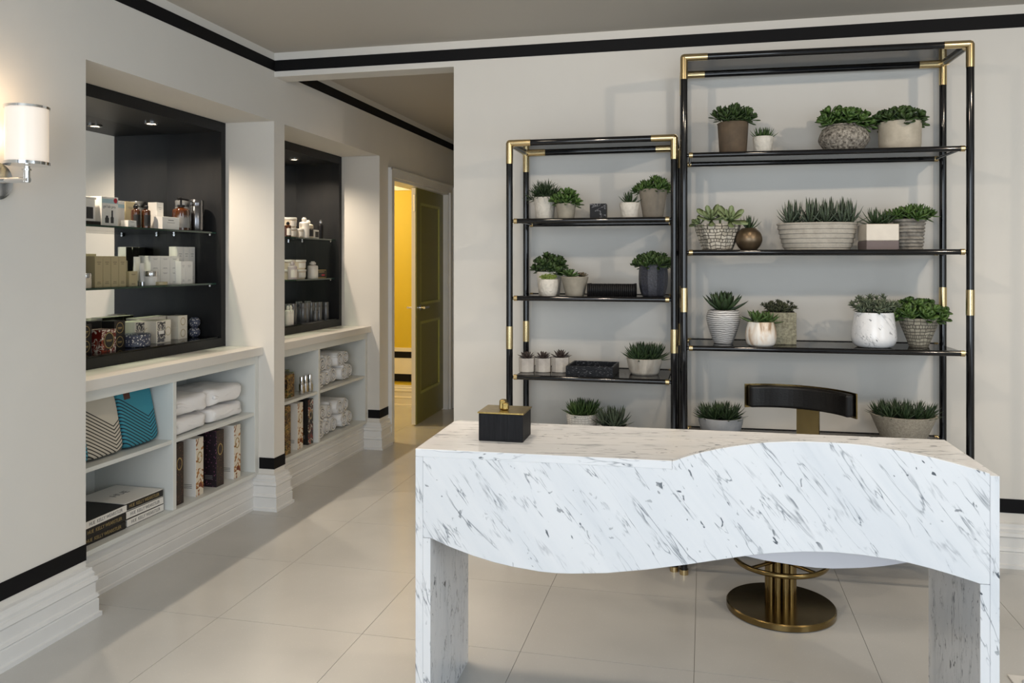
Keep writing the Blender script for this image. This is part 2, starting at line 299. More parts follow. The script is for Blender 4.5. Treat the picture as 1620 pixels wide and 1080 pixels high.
# ---------------------------------------------------------------- mesh helpers
class MB:
    def __init__(s): s.v = []; s.f = []; s.m = []
    def add(s, vs, fs, mi=0):
        o = len(s.v); s.v += [tuple(v) for v in vs]; s.f += [tuple(i + o for i in f) for f in fs]; s.m += [mi] * len(fs); return s
    def box(s, x0, x1, y0, y1, z0, z1, mi=0):
        return s.add([(x0, y0, z0), (x1, y0, z0), (x1, y1, z0), (x0, y1, z0), (x0, y0, z1), (x1, y0, z1), (x1, y1, z1), (x0, y1, z1)],
                     [(0, 3, 2, 1), (4, 5, 6, 7), (0, 1, 5, 4), (1, 2, 6, 5), (2, 3, 7, 6), (3, 0, 4, 7)], mi)
    def prism(s, poly, axis, a, b, mi=0):
        # poly in the two other axes (order x,y,z without `axis`), extruded from a to b
        def P(p, t): return {'x': (t, p[0], p[1]), 'y': (p[0], t, p[1]), 'z': (p[0], p[1], t)}[axis]
        n = len(poly); vs = [P(p, a) for p in poly] + [P(p, b) for p in poly]
        fs = [tuple(range(n)), tuple(range(2 * n - 1, n - 1, -1))] + [(i, i + n, (i + 1) % n + n, (i + 1) % n) for i in range(n)]
        return s.add(vs, fs, mi)
    def lathe(s, prof, n=32, c=(0, 0, 0), sx=1., sy=1., mi=0, ph=0., close=True):
        vs = []; fs = []
        for r, z in prof:
            for i in range(n):
                a = 2 * PI * i / n + ph; vs.append((c[0] + r * math.cos(a) * sx, c[1] + r * math.sin(a) * sy, c[2] + z))
        for j in range(len(prof) - 1):
            for i in range(n):
                k = (i + 1) % n; fs.append((j * n + i, j * n + k, (j + 1) * n + k, (j + 1) * n + i))
        if close:
            fs.append(tuple(range(n - 1, -1, -1))); fs.append(tuple((len(prof) - 1) * n + i for i in range(n)))
        return s.add(vs, fs, mi)
    def tube(s, p0, p1, r, n=16, mi=0, r1=None):
        p0 = Vector(p0); p1 = Vector(p1); d = (p1 - p0).normalized(); r1 = r if r1 is None else r1
        a = d.orthogonal().normalized(); b = d.cross(a); vs = []
        for p, rr in ((p0, r), (p1, r1)):
            for i in range(n):
                t = 2 * PI * i / n; vs.append(p + (a * math.cos(t) + b * math.sin(t)) * rr)
        return s.add(vs, [(i, (i + 1) % n, (i + 1) % n + n, i + n) for i in range(n)] + [tuple(range(n - 1, -1, -1)), tuple(range(n, 2 * n))], mi)
    def sweep(s, pts, r, n=10, closed=False, mi=0, ry=None):
        pts = [Vector(p) for p in pts]; m = len(pts); vs = []; fs = []; up = Vector((0, 0, 1)); ry = ry or r
        for i, p in enumerate(pts):
            d = (pts[(i + 1) % m] - pts[i - 1]) if closed else (pts[min(i + 1, m - 1)] - pts[max(i - 1, 0)])
            d.normalize(); a = d.cross(up)
            if a.length < 1e-4: a = Vector((1, 0, 0))
            a.normalize(); b = a.cross(d)
            for k in range(n):
                t = 2 * PI * k / n; vs.append(p + a * math.cos(t) * r + b * math.sin(t) * ry)
        for i in range(m if closed else m - 1):
            j = (i + 1) % m
            for k in range(n): fs.append((i * n + k, i * n + (k + 1) % n, j * n + (k + 1) % n, j * n + k))
        if not closed: fs += [tuple(range(n - 1, -1, -1)), tuple((m - 1) * n + k for k in range(n))]
        return s.add(vs, fs, mi)
    def superell(s, rx, ry, rz, e=.35, n=24, mm=14, c=(0, 0, 0), wob=0., seed=0):
        def sp(x): return math.copysign(abs(x) ** e, x)
        vs = []; fs = []; rr = random.Random(seed); ph = [rr.uniform(0, 6.28) for _ in range(6)]
        for j in range(mm + 1):
            v = -PI / 2 + PI * j / mm
            for i in range(n):
                u = 2 * PI * i / n; x = sp(math.cos(v)) * sp(math.cos(u)); y = sp(math.cos(v)) * sp(math.sin(u)); z = sp(math.sin(v))
                d = 1 + wob * (math.sin(5 * x + ph[0] + 3 * y) + math.sin(7 * y + ph[1] - 4 * z) + .7 * math.sin(9 * x - 6 * y + ph[2]))
                vs.append((c[0] + rx * x * (1 + .3 * (d - 1)), c[1] + ry * y * (1 + .3 * (d - 1)), max(c[2] - rz, c[2] + rz * z * d)))
        for j in range(mm):
            for i in range(n): fs.append((j * n + i, j * n + (i + 1) % n, (j + 1) * n + (i + 1) % n, (j + 1) * n + i))
        return s.add(vs, fs)
    def mesh(s, name, mats, smooth=False):
        me = bpy.data.meshes.new(name); me.from_pydata(s.v, [], s.f)
        for mt in (mats if isinstance(mats, (list, tuple)) else [mats]): me.materials.append(M[mt] if isinstance(mt, str) else mt)
        if len(set(s.m)) > 1: me.polygons.foreach_set('material_index', s.m)
        if smooth: me.polygons.foreach_set('use_smooth', [True] * len(me.polygons))
        me.update(); return me
    def build(s, name, mats, parent=None, smooth=False, bevel=0., loc=None, rot=None, kind=None, seg=2, angle=None):
        o = bpy.data.objects.new(name, s.mesh(name, mats, smooth or bool(angle))); COL.objects.link(o)
        if angle: 
            md = o.modifiers.new('edges', 'EDGE_SPLIT'); md.split_angle = math.radians(angle)
        if bevel:
            md = o.modifiers.new('bevel', 'BEVEL'); md.width = bevel; md.segments = seg; md.limit_method = 'ANGLE'
        if parent: o.parent = parent
        if loc: o.location = loc
        if rot: o.rotation_euler = rot
        if kind: o['kind'] = kind
        return o
def tag(o, label, cat, group=None):
    o['label'] = label; o['category'] = cat
    if group: o['group'] = group
    return o
def thing(name, label, cat, loc=(0, 0, 0), rz=0., group=None):
    o = bpy.data.objects.new(name, None); COL.objects.link(o); o.location = loc; o.rotation_euler = (0, 0, rz); o.empty_display_size = .05
    return tag(o, label, cat, group)
def inst(name, me, parent, loc=(0, 0, 0), rot=(0, 0, 0), scale=(1, 1, 1)):
    o = bpy.data.objects.new(name, me); COL.objects.link(o); o.parent = parent; o.location = loc; o.rotation_euler = rot; o.scale = scale; return o
def struct(o): o['kind'] = 'structure'; return o
def text(name, body, size, mat, parent, loc, rot, align='CENTER', sx=1., ext=.0004):
    cu = bpy.data.curves.new(name, 'FONT'); cu.body = body; cu.size = size; cu.align_x = align; cu.align_y = 'CENTER'; cu.extrude = ext; cu.resolution_u = 2
    t = bpy.data.objects.new(name + '_curve', cu); COL.objects.link(t); dg = bpy.context.evaluated_depsgraph_get(); dg.update()
    me = bpy.data.meshes.new_from_object(t.evaluated_get(dg)); bpy.data.objects.remove(t); me.name = name
    me.materials.clear(); me.materials.append(M[mat]); o = bpy.data.objects.new(name, me); COL.objects.link(o); o.parent = parent; o.location = loc; o.rotation_euler = rot; o.scale = (sx, 1, 1)
    return o
FX = (PI / 2, 0, PI / 2)     # lettering on a face that looks towards +X
FY = (PI / 2, 0, 0)          # lettering on a face that looks towards -Y

# ---------------------------------------------------------------- room shell
WL = -2.30; YB = 4.06; ZC = 2.51
N1 = (2.655, 4.055); N2 = (4.17, 5.55); NT = 2.135; DOOR = (5.79, 7.20); DT = 2.0
b = MB()
b.box(-3.0, WL, -2.6, N1[0], 0, ZC); b.box(-3.0, WL, N1[1], N2[0], 0, ZC); b.box(-3.0, WL, N2[1], 5.60, 0, ZC)
b.box(-2.45, WL, 5.60, DOOR[0], 0, ZC); b.box(-2.45, WL, DOOR[1], 9.0, 0, ZC); b.box(-2.45, WL, DOOR[0], DOOR[1], DT, ZC)
for n in (N1, N2): b.box(-3.0, WL, n[0], n[1], NT, ZC); b.box(-3.1, -2.96, n[0], n[1], 0, NT)
struct(b.build('wall_left', 'wall'))
b = MB(); b.box(-1.269, 2.9, YB, YB + .13, 0, ZC); b.box(WL, -1.269, YB, YB + .13, 2.378, ZC); struct(b.build('wall_back', 'wall'))
b = MB(); b.box(2.8, 2.95, -2.6, YB, 0, ZC); struct(b.build('wall_right', 'wall'))
b = MB(); b.box(-2.3, 2.8, -2.6, -2.45, 0, .35); b.box(-2.3, 2.8, -2.6, -2.45, 2.42, ZC); b.box(-2.3, -2.0, -2.6, -2.45, .35, 2.42); b.box(2.4, 2.8, -2.6, -2.45, .35, 2.42); struct(b.build('wall_front', 'wall'))
b = MB(); b.box(-1.27, -1.14, YB + .13, 9.0, 0, ZC); struct(b.build('wall_hall_side', 'wall'))
b = MB(); b.box(-2.45, -1.1, 9.0, 9.1, 0, ZC); struct(b.build('wall_hall_end', 'wall'))
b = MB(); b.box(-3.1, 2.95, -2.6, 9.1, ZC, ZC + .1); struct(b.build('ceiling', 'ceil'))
fl = struct(MB().box(-4.7, 2.95, -2.6, 9.1, -.08, -.0035).build('floor', 'grout'))
TW, TH = .593, .59
tm = MB().box(.0009, TW - .0009, .0009, TH - .0009, -.0036, 0).mesh('tile', 'tile')
for i in range(-7, 6):
    for j in range(-9, 11):
        x = -.625 + i * TW; y = 2.774 + j * TH
        if x < -2.5 and y < 5.1: continue
        if x > 2.75: continue
        inst('tile', tm, fl, (x, y, 0))
# yellow room seen through the open half of the double door
b = MB(); b.box(-4.6, -2.45, 7.28, 7.38, 0, ZC); yw = struct(b.build('wall_yellow_end', 'yellow'))
b = MB(); b.box(-4.7, -4.6, 5.6, 7.38, 0, ZC); b.box(-4.6, -3.0, 5.5, 5.6, 0, ZC); b.box(-4.7, -2.45, 5.5, 7.38, ZC - .1, ZC); struct(b.build('wall_yellow_side', 'yellow'))
b = MB(); b.box(-4.6, -2.45, 7.262, 7.28, .514, .549); b.box(-4.6, -2.45, 7.27, 7.28, .301, .453); b.box(-4.6, -2.45, 7.262, 7.28, 2.04, 2.083); struct(b.build('trim_1', 'paper_warm'))
b = MB(); b.box(-4.6, -2.45, 7.268, 7.28, .453, .514); b.box(-4.6, -2.45, 7.268, 7.28, .230, .301); b.box(-4.6, -2.45, 7.268, 7.28, 2.083, 2.16); struct(b.build('trim_2', 'band'))
PROF = [(0, .0), (.040, .0), (.040, .016), (.032, .020), (.032, .066), (.027, .070), (.033, .076), (.030, .088), (.024, .092), (.024, .132), (.031, .140), (.028, .154), (.020, .158), (.022, .170), (.016, .178), (.015, .192), (0, .196)]
def base_run(b, path, prof=PROF):
    """path of (x, y) points walked with the wall on the left-hand side; mitred corners."""
    pts = [Vector(p) for p in path]; n = len(pts); rings = []
    for i, p in enumerate(pts):
        d0 = (pts[i] - pts[i - 1]).normalized() if i else None; d1 = (pts[i + 1] - pts[i]).normalized() if i < n - 1 else None
        nr = lambda d: Vector((d.y, -d.x))
        if d0 is None: o = nr(d1)
        elif d1 is None: o = nr(d0)
        else:
            a, c = nr(d0), nr(d1); o = (a + c) / (1 + a.dot(c))
        rings.append([(p.x + o.x * u, p.y + o.y * u, z) for u, z in prof])
    m = len(prof); vs = [v for r in rings for v in r]; fs = []
    for i in range(n - 1):
        for k in range(m): fs.append((i * m + k, (i + 1) * m + k, (i + 1) * m + (k + 1) % m, i * m + (k + 1) % m))
    fs += [tuple(range(m)), tuple((n - 1) * m + k for k in range(m - 1, -1, -1))]
    b.add(vs, fs)
b = MB(); CB = -2.425
# the wall is on the left-hand side when walking towards +Y
base_run(b, [(WL, -2.6), (WL, N1[0]), (CB, N1[0])]); base_run(b, [(CB, N1[1]), (WL, N1[1]), (WL, N2[0]), (CB, N2[0])]); base_run(b, [(CB, N2[1]), (WL, N2[1]), (WL, 5.715)])
struct(b.build('baseboard_left', 'trim'))
b = MB(); base_run(b, [(-1.269, YB + .13), (-1.269, YB), (2.8, YB)]); struct(b.build('baseboard_back', 'trim'))
b = MB(); base_run(b, [(-4.6, 7.28), (-2.45, 7.28)]); struct(b.build('baseboard_yellow', 'paper_warm'))
# black painted bands: below the ceiling and above the skirting, 3 mm proud
b = MB(); e = .003
b.box(WL, WL + e, -2.4, 9.0, 2.41, 2.468); b.box(WL + e, 2.8, YB - e, YB, 2.408, 2.468); struct(b.build('trim_3', 'band'))
b = MB(); z0, z1 = .222, .283
b.box(WL, WL + e, -2.4, N1[0] + .0, z0, z1); b.box(WL, WL + e, N1[1] - e, N2[0] + e, z0, z1); b.box(-2.389, WL, N1[1] - e, N1[1], z0, z1)
b.box(WL, WL + e, N2[1] - e, 5.715, z0, z1); b.box(-2.389, WL, N2[1] - e, N2[1], z0, z1); b.box(-1.269, 2.8, YB - e, YB, .238, .300); struct(b.build('trim_4', 'band'))
# door casing, jamb lining and the closed leaf of the double door
b = MB()
b.box(WL, WL + .022, 5.715, DOOR[0], 0, DT + .07); b.box(WL, WL + .022, DOOR[1], 7.275, 0, DT + .07); b.box(WL, WL + .022, DOOR[0], DOOR[1], DT, DT + .07)
b.box(WL + .022, WL + .030, 5.715, 5.732, 0, DT + .07); b.box(WL + .022, WL + .030, 7.258, 7.275, 0, DT + .07); b.box(WL + .022, WL + .030, 5.715, 7.275, DT + .053, DT + .07)
b.box(-2.45, WL, DOOR[1] - .02, DOOR[1], 0, DT); b.box(-2.45, WL, DOOR[0], DOOR[0] + .012, 0, DT); b.box(-2.45, WL, DOOR[0], DOOR[1], DT - .02, DT); b.box(-2.36, -2.345, DOOR[1] - .035, DOOR[1] - .02, 0, DT - .02)
struct(b.build('trim_5', 'trim', bevel=.002))
dr = thing('door_1', 'olive green panelled door leaf with lever handle, in the hall doorway', 'door', (-2.365, 7.165, 0), 0.03); dr['kind'] = 'structure'; del dr['category']; del dr['label']
LW = .775; T0, T1 = -.022, .022
def door_leaf():
    b = MB(); z = [.012, .25, .86, 1.0, 1.86, DT - .024]; y = [-LW, -LW + .10, -.10, 0]
    b.box(T0, T1, y[0], y[1], z[0], z[5]); b.box(T0, T1, y[2], y[3], z[0], z[5])
    for a, c in ((z[0], z[1]), (z[2], z[3]), (z[4], z[5])): b.box(T0, T1, y[1], y[2], a, c)
    for a, c in ((z[1], z[2]), (z[3], z[4])): b.box(T0 + .012, T1 - .012, y[1], y[2], a, c)
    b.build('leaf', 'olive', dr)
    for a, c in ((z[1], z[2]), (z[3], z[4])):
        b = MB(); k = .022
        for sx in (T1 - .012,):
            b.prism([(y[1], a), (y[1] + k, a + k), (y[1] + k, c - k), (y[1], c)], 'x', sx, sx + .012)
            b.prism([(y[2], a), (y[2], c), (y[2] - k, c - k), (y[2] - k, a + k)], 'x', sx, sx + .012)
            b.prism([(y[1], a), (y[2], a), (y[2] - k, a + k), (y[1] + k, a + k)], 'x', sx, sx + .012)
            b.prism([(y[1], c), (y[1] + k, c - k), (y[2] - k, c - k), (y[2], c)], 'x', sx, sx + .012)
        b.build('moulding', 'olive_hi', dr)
    MB().box(T0, T1 - .010, -LW - .003, -LW, .012, DT - .024).build('leaf_edge', 'paper_warm', dr)
    MB().box(-.008, .008, -LW - .006, -LW - .003, 1.78, 1.92).build('flush_bolt', 'chrome', dr)
    for sx in (1, -1):
        b = MB(); x = T1 if sx > 0 else T0
        b.tube((x, -LW + .06, .98), (x + sx * .012, -LW + .06, .98), .026, 20); b.tube((x, -LW + .06, .98), (x + sx * .05, -LW + .06, .98), .009, 12)
        b.tube((x + sx * .05, -LW + .045, .98), (x + sx * .05, -LW + .17, .98), .010, 12); b.build('lever_handle', 'chrome', dr, angle=40)
door_leaf()

# ---------------------------------------------------------------- niches with black display cabinets, counters and open cupboards
XB, XK = -2.598, -2.945; ZB, ZTc = .893, NT
GL = (1.517, 1.236, .948)
def display(n, label):
    y0, y1 = n; r = thing('display_cabinet', label, 'cabinet', (XK, (y0 + y1) / 2, ZB)); h = (y1 - y0) / 2 - .001; zt = ZTc - ZB - .001; d = XB - XK
    f = .042
    MB().box(0, d, h - f, h, 0, zt).build('side_panel', 'black_cab', r); MB().box(0, d, -h, -h + f, 0, zt).build('side_panel', 'black_cab', r)
    MB().box(0, d, -h + f, h - f, zt - .055, zt).build('top_panel', 'black_cab', r); MB().box(0, d, -h + f, h - f, 0, .048).build('bottom_panel', 'black_cab', r)
    MB().box(-.012, -.001, -h, h, 0, zt).build('back_panel', 'black_cab', r)
    MB().box(0, .004, -h + f, h - f, .048, zt - .055).build('mirror', 'mirror', r)
    for g in GL[:2]:
        z = g - ZB
        gs = MB().box(.008, d - .03, -h + f + .002, h - f - .002, z, z + .009).build('glass_shelf', 'shelf_glass', r)
        MB().box(d - .031, d - .0295, -h + f + .002, h - f - .002, z, z + .009).build('shelf_edge', 'glass_edge', gs)
        for yy in (-h + f, h - f):
            for xx in (.06, d - .06):
                s = -1 if yy > 0 else 1; b = MB(); b.tube((xx, yy, z - .006), (xx, yy + s * .016, z - .006), .006, 10); b.build('shelf_pin', 'steel', gs)
    gs = MB().box(.008, d - .01, -h + f + .002, h - f - .002, .048, .056).build('glass_shelf', 'shelf_glass', r)
    for yy in (-.30, .30):
        b = MB(); b.lathe([(.036, 0), (.036, -.007), (.028, -.010), (.026, -.004)], 24, (d * .5, yy, zt - .055)); dl = b.build('downlight', 'steel', r, angle=40)
        MB().lathe([(.024, -.002), (.024, -.006)], 20, (d * .5, yy, zt - .055)).build('lens', 'bulb', dl)
        sp = light('cabinet_spot', 'SPOT', (XK + d * .5, (y0 + y1) / 2 + yy, ZTc - .07), 36., (1., .84, .65), spot=150, blend=.7, radius=.022)
    return r
display(N1, 'black display cabinet with mirrored back and glass shelves, nearer of the two wall niches')
display(N2, 'black display cabinet with mirrored back and glass shelves, farther niche beside the door')
XF, XD = -2.395, -2.82
def cupboard(n, ydiv, label, label2):
    y0, y1 = n; yc = (y0 + y1) / 2; h = (y1 - y0) / 2 - .001
    b = MB(); b.box(XK + .0, -2.366, y0 + .001, y1 - .001, .848, .893); c = b.build('countertop', 'counter', bevel=.003); tag(c, label2, 'countertop')
    r = thing('open_cupboard', label, 'cupboard', (0, yc, 0)); dv = ydiv - yc; S = 'shelfpaint'
    MB().box(XD - .02, XD, -h, h, .188, .848).build('back_panel', S, r)
    MB().box(XD, XF, h - .035, h, .188, .848).build('side_panel', S, r, bevel=.002); MB().box(XD, XF, -h, -h + .035, .188, .848).build('side_panel', S, r, bevel=.002)
    MB().box(XD, XF, -h + .035, h - .035, .802, .848).build('top_rail', S, r, bevel=.002); MB().box(XD, XF + .008, -h + .035, h - .035, .188, .209).build('bottom_board', S, r, bevel=.002)
    MB().box(XD, XF, dv - .0125, dv + .0125, .209, .802).build('divider', S, r, bevel=.0015)
    MB().box(XD, XF - .004, -h + .035, dv - .0125, .518, .536).build('shelf', S, r, bevel=.0015); MB().box(XD, XF - .004, dv + .0125, h - .035, .518, .536).build('shelf', S, r, bevel=.0015)
    b = MB(); b.box(CB - .02, CB, -h, h, 0, .188)
    p = b.build('plinth', S, r); b = MB(); base_run(b, [(CB, -h + .001), (CB, h - .001)], [(u * .55, z * .93) for u, z in PROF]); b.build('plinth_moulding', 'trim', r)
cupboard(N1, 3.325, 'white open cupboard with cushions, robes, books and gift boxes, nearer niche', 'white countertop under the nearer black display cabinet')
cupboard(N2, 4.785, 'white open cupboard with rolled towels, farther niche beside the door', 'white countertop under the farther black display cabinet')

# ---------------------------------------------------------------- wall sconce
s = thing('wall_sconce', 'chrome wall sconce with lit opal glass cylinder shade', 'sconce', (WL, 2.235, 1.63))
b = MB(); b.tube((0, .01, 0), (.012, .01, 0), .062, 32); b.tube((.012, .01, 0), (.020, .01, 0), .05, 32); b.build('backplate', 'chrome', s, angle=40)
b = MB(); b.tube((.012, 0, 0), (.145, 0, 0), .010, 16); b.tube((.137, 0, -.008), (.137, 0, .045), .010, 16); b.tube((.137, 0, .03), (.137, 0, .036), .014, 16); b.build('arm', 'chrome', s, angle=40)
b = MB(); b.tube((.137, 0, .048), (.137, 0, .058), .068, 40); b.build('gallery', 'chrome', s, angle=40)
MB().lathe([(.0635, 0), (.0635, .175)], 40, (.137, 0, .0585), close=False).build('shade', 'shade', s, smooth=True)
b = MB(); b.lathe([(.0645, .232), (.0675, .232), (.0675, .240), (.0645, .240), (.0645, .232)], 40, (.137, 0, 0), close=False); b.build('shade_ring', 'chrome', s, angle=40)
light('sconce_bulb', 'POINT', (WL + .137, 2.235, 1.90), .9, (1., .72, .45), radius=.04)
light('sconce_bulb_low', 'POINT', (WL + .04, 2.235, 1.78), .5, (1., .72, .45), radius=.03)

# ---------------------------------------------------------------- marble desk
DK = thing('reception_desk', 'white veined marble desk with wavy front panel and slab legs', 'desk', (-.814, 2.232, 0), .03)
DL, DD, DZ, th = 1.54, .435, .82, .0225
TOP = [(.73, .8195), (.74, .822), (.756, .829), (.781, .838), (.809, .847), (.846, .857), (.887, .866), (.94, .876), (.985, .882), (1.033, .886), (1.085, .888), (1.138, .888), (1.185, .887), (1.228, .884), (1.317, .873), (1.376, .862), (1.433, .849), (1.49, .834), (1.5175, .826)]
BOT = [(.045, .564), (.1, .543), (.171, .522), (.231, .508), (.286, .499), (.364, .491), (.410, .490), (.455, .492), (.552, .501), (.662, .519), (.77, .541), (.858, .561), (.94, .579), (.993, .588), (1.067, .597), (1.14, .601), (1.212, .599), (1.291, .592), (1.331, .586), (1.376, .577), (1.422, .566), (1.467, .554), (1.495, .546)]
PT = .028
poly = [(th, .564)] + BOT + [(DL - th, .546)] + TOP[::-1] + [(.73, DZ - th), (th, DZ - th)]
MB().prism(poly, 'y', 0, PT).build('front_panel', 'marble_front', DK, bevel=.0012, seg=1)
MB().prism([(0, 0), (.7295, 0), (.7295, PT + .0005), (DL, PT + .0005), (DL, DD), (0, DD)], 'z', DZ - th, DZ).build('table_top', 'marble_top', DK, bevel=.001, seg=1)
MB().box(0, th - .0005, 0, DD, 0, DZ - th - .0003).build('side_slab', 'marble_side', DK, bevel=.001, seg=1); MB().box(DL - th + .0005, DL, 0, PT, 0, DZ + .001).box(DL - th + .0005, DL, PT, DD, 0, DZ - th - .0003).build('side_slab', 'marble_side', DK, bevel=.001, seg=1)
MB().prism([(0, 0), (DD, 0), (DD, DZ - th), (PT + .0005, DZ - th), (PT + .0005, .563), (0, .563)], 'x', th, th * 2).build('leg_slab', 'marble_side', DK, bevel=.001, seg=1)
MB().prism([(0, 0), (DD, 0), (DD, DZ - th), (PT + .0005, DZ - th), (PT + .0005, .545), (0, .545)], 'x', DL - 2 * th, DL - th).build('leg_slab', 'marble_side', DK, bevel=.001, seg=1)
IN = [(DL - u, z) for u, z in BOT[::-1]]
MB().prism(IN + [(DL - .045, DZ - th), (.045, DZ - th)], 'y', .19, .212).build('inner_panel', 'marble_inner', DK)

# ---------------------------------------------------------------- lidded box on the desk
bx = thing('lidded_box', 'square black grained box with gold lid on the marble desk', 'box', (-.667, 2.372, DZ), .012)
MB().box(.003, .140, .003, .125, 0, .083).build('box_body', 'black_wood', bx, bevel=.002)
MB().box(0, .143, 0, .128, .083, .0875).build('lid', 'gold', bx, bevel=.001)
b = MB(); b.box(.056, .076, .046, .074, .0875, .118); b.box(.066, .086, .040, .060, .0875, .110); kn = b.build('knob', 'gold', bx, bevel=.005, seg=3)

# ---------------------------------------------------------------- swivel chair
CX, CY_ = .292, 3.345
ch = thing('swivel_chair', 'black leather swivel chair on round brass base behind the desk', 'chair', (CX, CY_, 0))
b = MB(); b.lathe([(.200, 0), (.206, .004), (.206, .023), (.202, .027)], 64); b.build('base_disc', 'brass_old', ch, angle=35)
for i in range(10):
    a = 2 * PI * i / 10; MB().tube((.046 * math.cos(a), .046 * math.sin(a), .027), (.046 * math.cos(a), .046 * math.sin(a), .40), .0135, 14).build('column_tube', 'brass_old', ch, angle=40)
MB().tube((0, 0, .027), (0, 0, .41), .034, 20).build('column_core', 'blackplastic', ch, angle=40)
MB().sweep([(.172 * math.cos(2 * PI * i / 64), .172 * math.sin(2 * PI * i / 64), .195) for i in range(64)], .009, 12, True, ry=.010).build('foot_ring', 'brass_old', ch, smooth=True)
for i in range(4):
    a = PI / 4 + PI / 2 * i; MB().tube((.05 * math.cos(a), .05 * math.sin(a), .195), (.172 * math.cos(a), .172 * math.sin(a), .195), .007, 10).build('spoke', 'brass_old', ch, angle=40)
b = MB(); b.lathe([(.12, .40), (.21, .412), (.225, .430), (.225, .462), (.205, .482), (.12, .490), (.0, .492)], 48, close=False); b.lathe([(.0, .400), (.12, .40)], 48, close=False); b.build('seat', 'leather', ch, smooth=True)
fa = math.atan2(.92, .388)           # direction the backrest stands in, seen from the column
ac = Vector((.002, -.051)); AR = .30
def arcpt(t, r): return ac + Vector((math.cos(fa + t), math.sin(fa + t))) * r
def arcslab(t0, t1, r0, r1, z0, z1, n=22, crown=0.):
    vs = []; fs = []
    for i in range(n + 1):
        t = t0 + (t1 - t0) * i / n; k = crown * (1 - ((i / n) * 2 - 1) ** 2)
        for r, z in ((r0, z0), (r1, z0), (r1, z1 + k), (r0, z1 + k)):
            p = arcpt(t, r); vs.append((p.x, p.y, z))
    for i in range(n):
        for k in range(4): fs.append((i * 4 + k, i * 4 + (k + 1) % 4, i * 4 + 4 + (k + 1) % 4, i * 4 + 4 + k))
    fs += [(3, 2, 1, 0), tuple(n * 4 + k for k in range(4))]
    return MB().add(vs, fs)
arcslab(-.80, .80, AR - .035, AR, .752, .843).build('back_pad', 'leather', ch, bevel=.010, seg=3)
arcslab(-.83, .83, AR + .0005, AR + .006, .748, .847).build('back_shell', 'brass_old', ch)
p = arcpt(-.02, AR + .012)
pv = MB(); d = Vector((math.cos(fa - .02), math.sin(fa - .02))); t_ = Vector((-d.y, d.x))
def plate(b, c0, c1, z0, z1, wd, tk):
    q = [c0 + t_ * wd - d * tk, c0 - t_ * wd - d * tk, c0 - t_ * wd + d * tk, c0 + t_ * wd + d * tk]
    q2 = [c1 + t_ * wd - d * tk, c1 - t_ * wd - d * tk, c1 - t_ * wd + d * tk, c1 + t_ * wd + d * tk]
    b.add([(v.x, v.y, z0) for v in q] + [(v.x, v.y, z1) for v in q2], [(0, 1, 2, 3), (7, 6, 5, 4), (0, 4, 5, 1), (1, 5, 6, 2), (2, 6, 7, 3), (3, 7, 4, 0)])
plate(pv, p, p, .395, .80, .046, .005); e0 = Vector((0, 0)); 
q = [e0 + t_ * .046, e0 - t_ * .046, p - t_ * .046, p + t_ * .046]
pv.prism([(v.x, v.y) for v in q], 'z', .388, .397); pv.build('back_post', 'brass_old', ch)

# ---------------------------------------------------------------- tubular shelving units
def etagere(label, o, psi, W, D, ztop, zs, sleeve, ):
    r = thing('shelving_unit', label, 'shelf', (o[0], o[1], 0), psi); pr, tr, br = .0152, .0145, .0115
    for px in (0, W):
        for py in (0, D):
            pst = MB().tube((px, py, 0), (px, py, ztop), pr, 20).build('post', 'tube', r, angle=40)
            b = MB(); b.tube((px, py, ztop - .095), (px, py, ztop), pr + .0012, 20); b.lathe([(pr + .001, 0), (.011, .010), (.0, .0155)], 20, (px, py, ztop), close=False)
            for dx, dy in ((1 if px == 0 else -1, 0), (0, 1 if py == 0 else -1)):
                ln = .100 if dx else .050
                b.tube((px, py, ztop), (px + dx * ln, py + dy * ln, ztop), tr + .0012, 20)
            b.build('corner_connector', 'brass', pst, angle=40)
            MB().tube((px, py, sleeve - .052), (px, py, sleeve + .052), pr + .0012, 20).build('sleeve', 'brass', pst, angle=40)
            MB().tube((px, py, 0), (px, py, .022), pr + .004, 20).build('foot', 'brass', pst, angle=40)
    for py in (0, D): MB().tube((.1, py, ztop), (W - .1, py, ztop), tr, 20).build('top_rail', 'tube', r, angle=40)
    for px in (0, W): MB().tube((px, .05, ztop), (px, D - .05, ztop), tr, 20).build('top_rail', 'tube', r, angle=40)
    MB().box(.012, W - .012, .012, D - .012, ztop + .002, ztop + .010).build('top_glass', 'smoke', r)
    for z in zs:
        for py in (0, D):
            rl = MB().tube((pr + .022, py, z), (W - pr - .022, py, z), br, 18).build('shelf_rail', 'tube', r, angle=40)
            for a, c in ((pr + .006, pr + .022), (W - pr - .022, W - pr - .006)): MB().tube((a, py, z), (c, py, z), br + .0012, 18).build('rail_collar', 'brass', rl, angle=40)
            MB().tube((pr - .002, py, z), (W - pr + .002, py, z), .0075, 12).build('rail_pin', 'tube', rl, angle=40)
        for px in (pr + .014, W - pr - .014): MB().tube((px, br, z), (px, D - br, z), .0055, 12).build('side_rail', 'tube', r, angle=40)
        MB().box(pr + .012, W - pr - .012, .004, D - .004, z + .0005, z + .0078).build('shelf_glass', 'smoke', r)
    return r
ZT = (1.825, 1.402, .986, .568, .15); ZS = (1.549, 1.194, .831, .47, .12)
etagere('tall wide shelving unit of black tubes with brass joints, right', (-.085, 3.629), .035, 1.145, .346, 2.251, ZT, 1.195)
etagere('lower narrow shelving unit of black tubes with brass joints, left', (-.874, 3.656), 0., .746, .359, 1.908, ZS, 1.012)

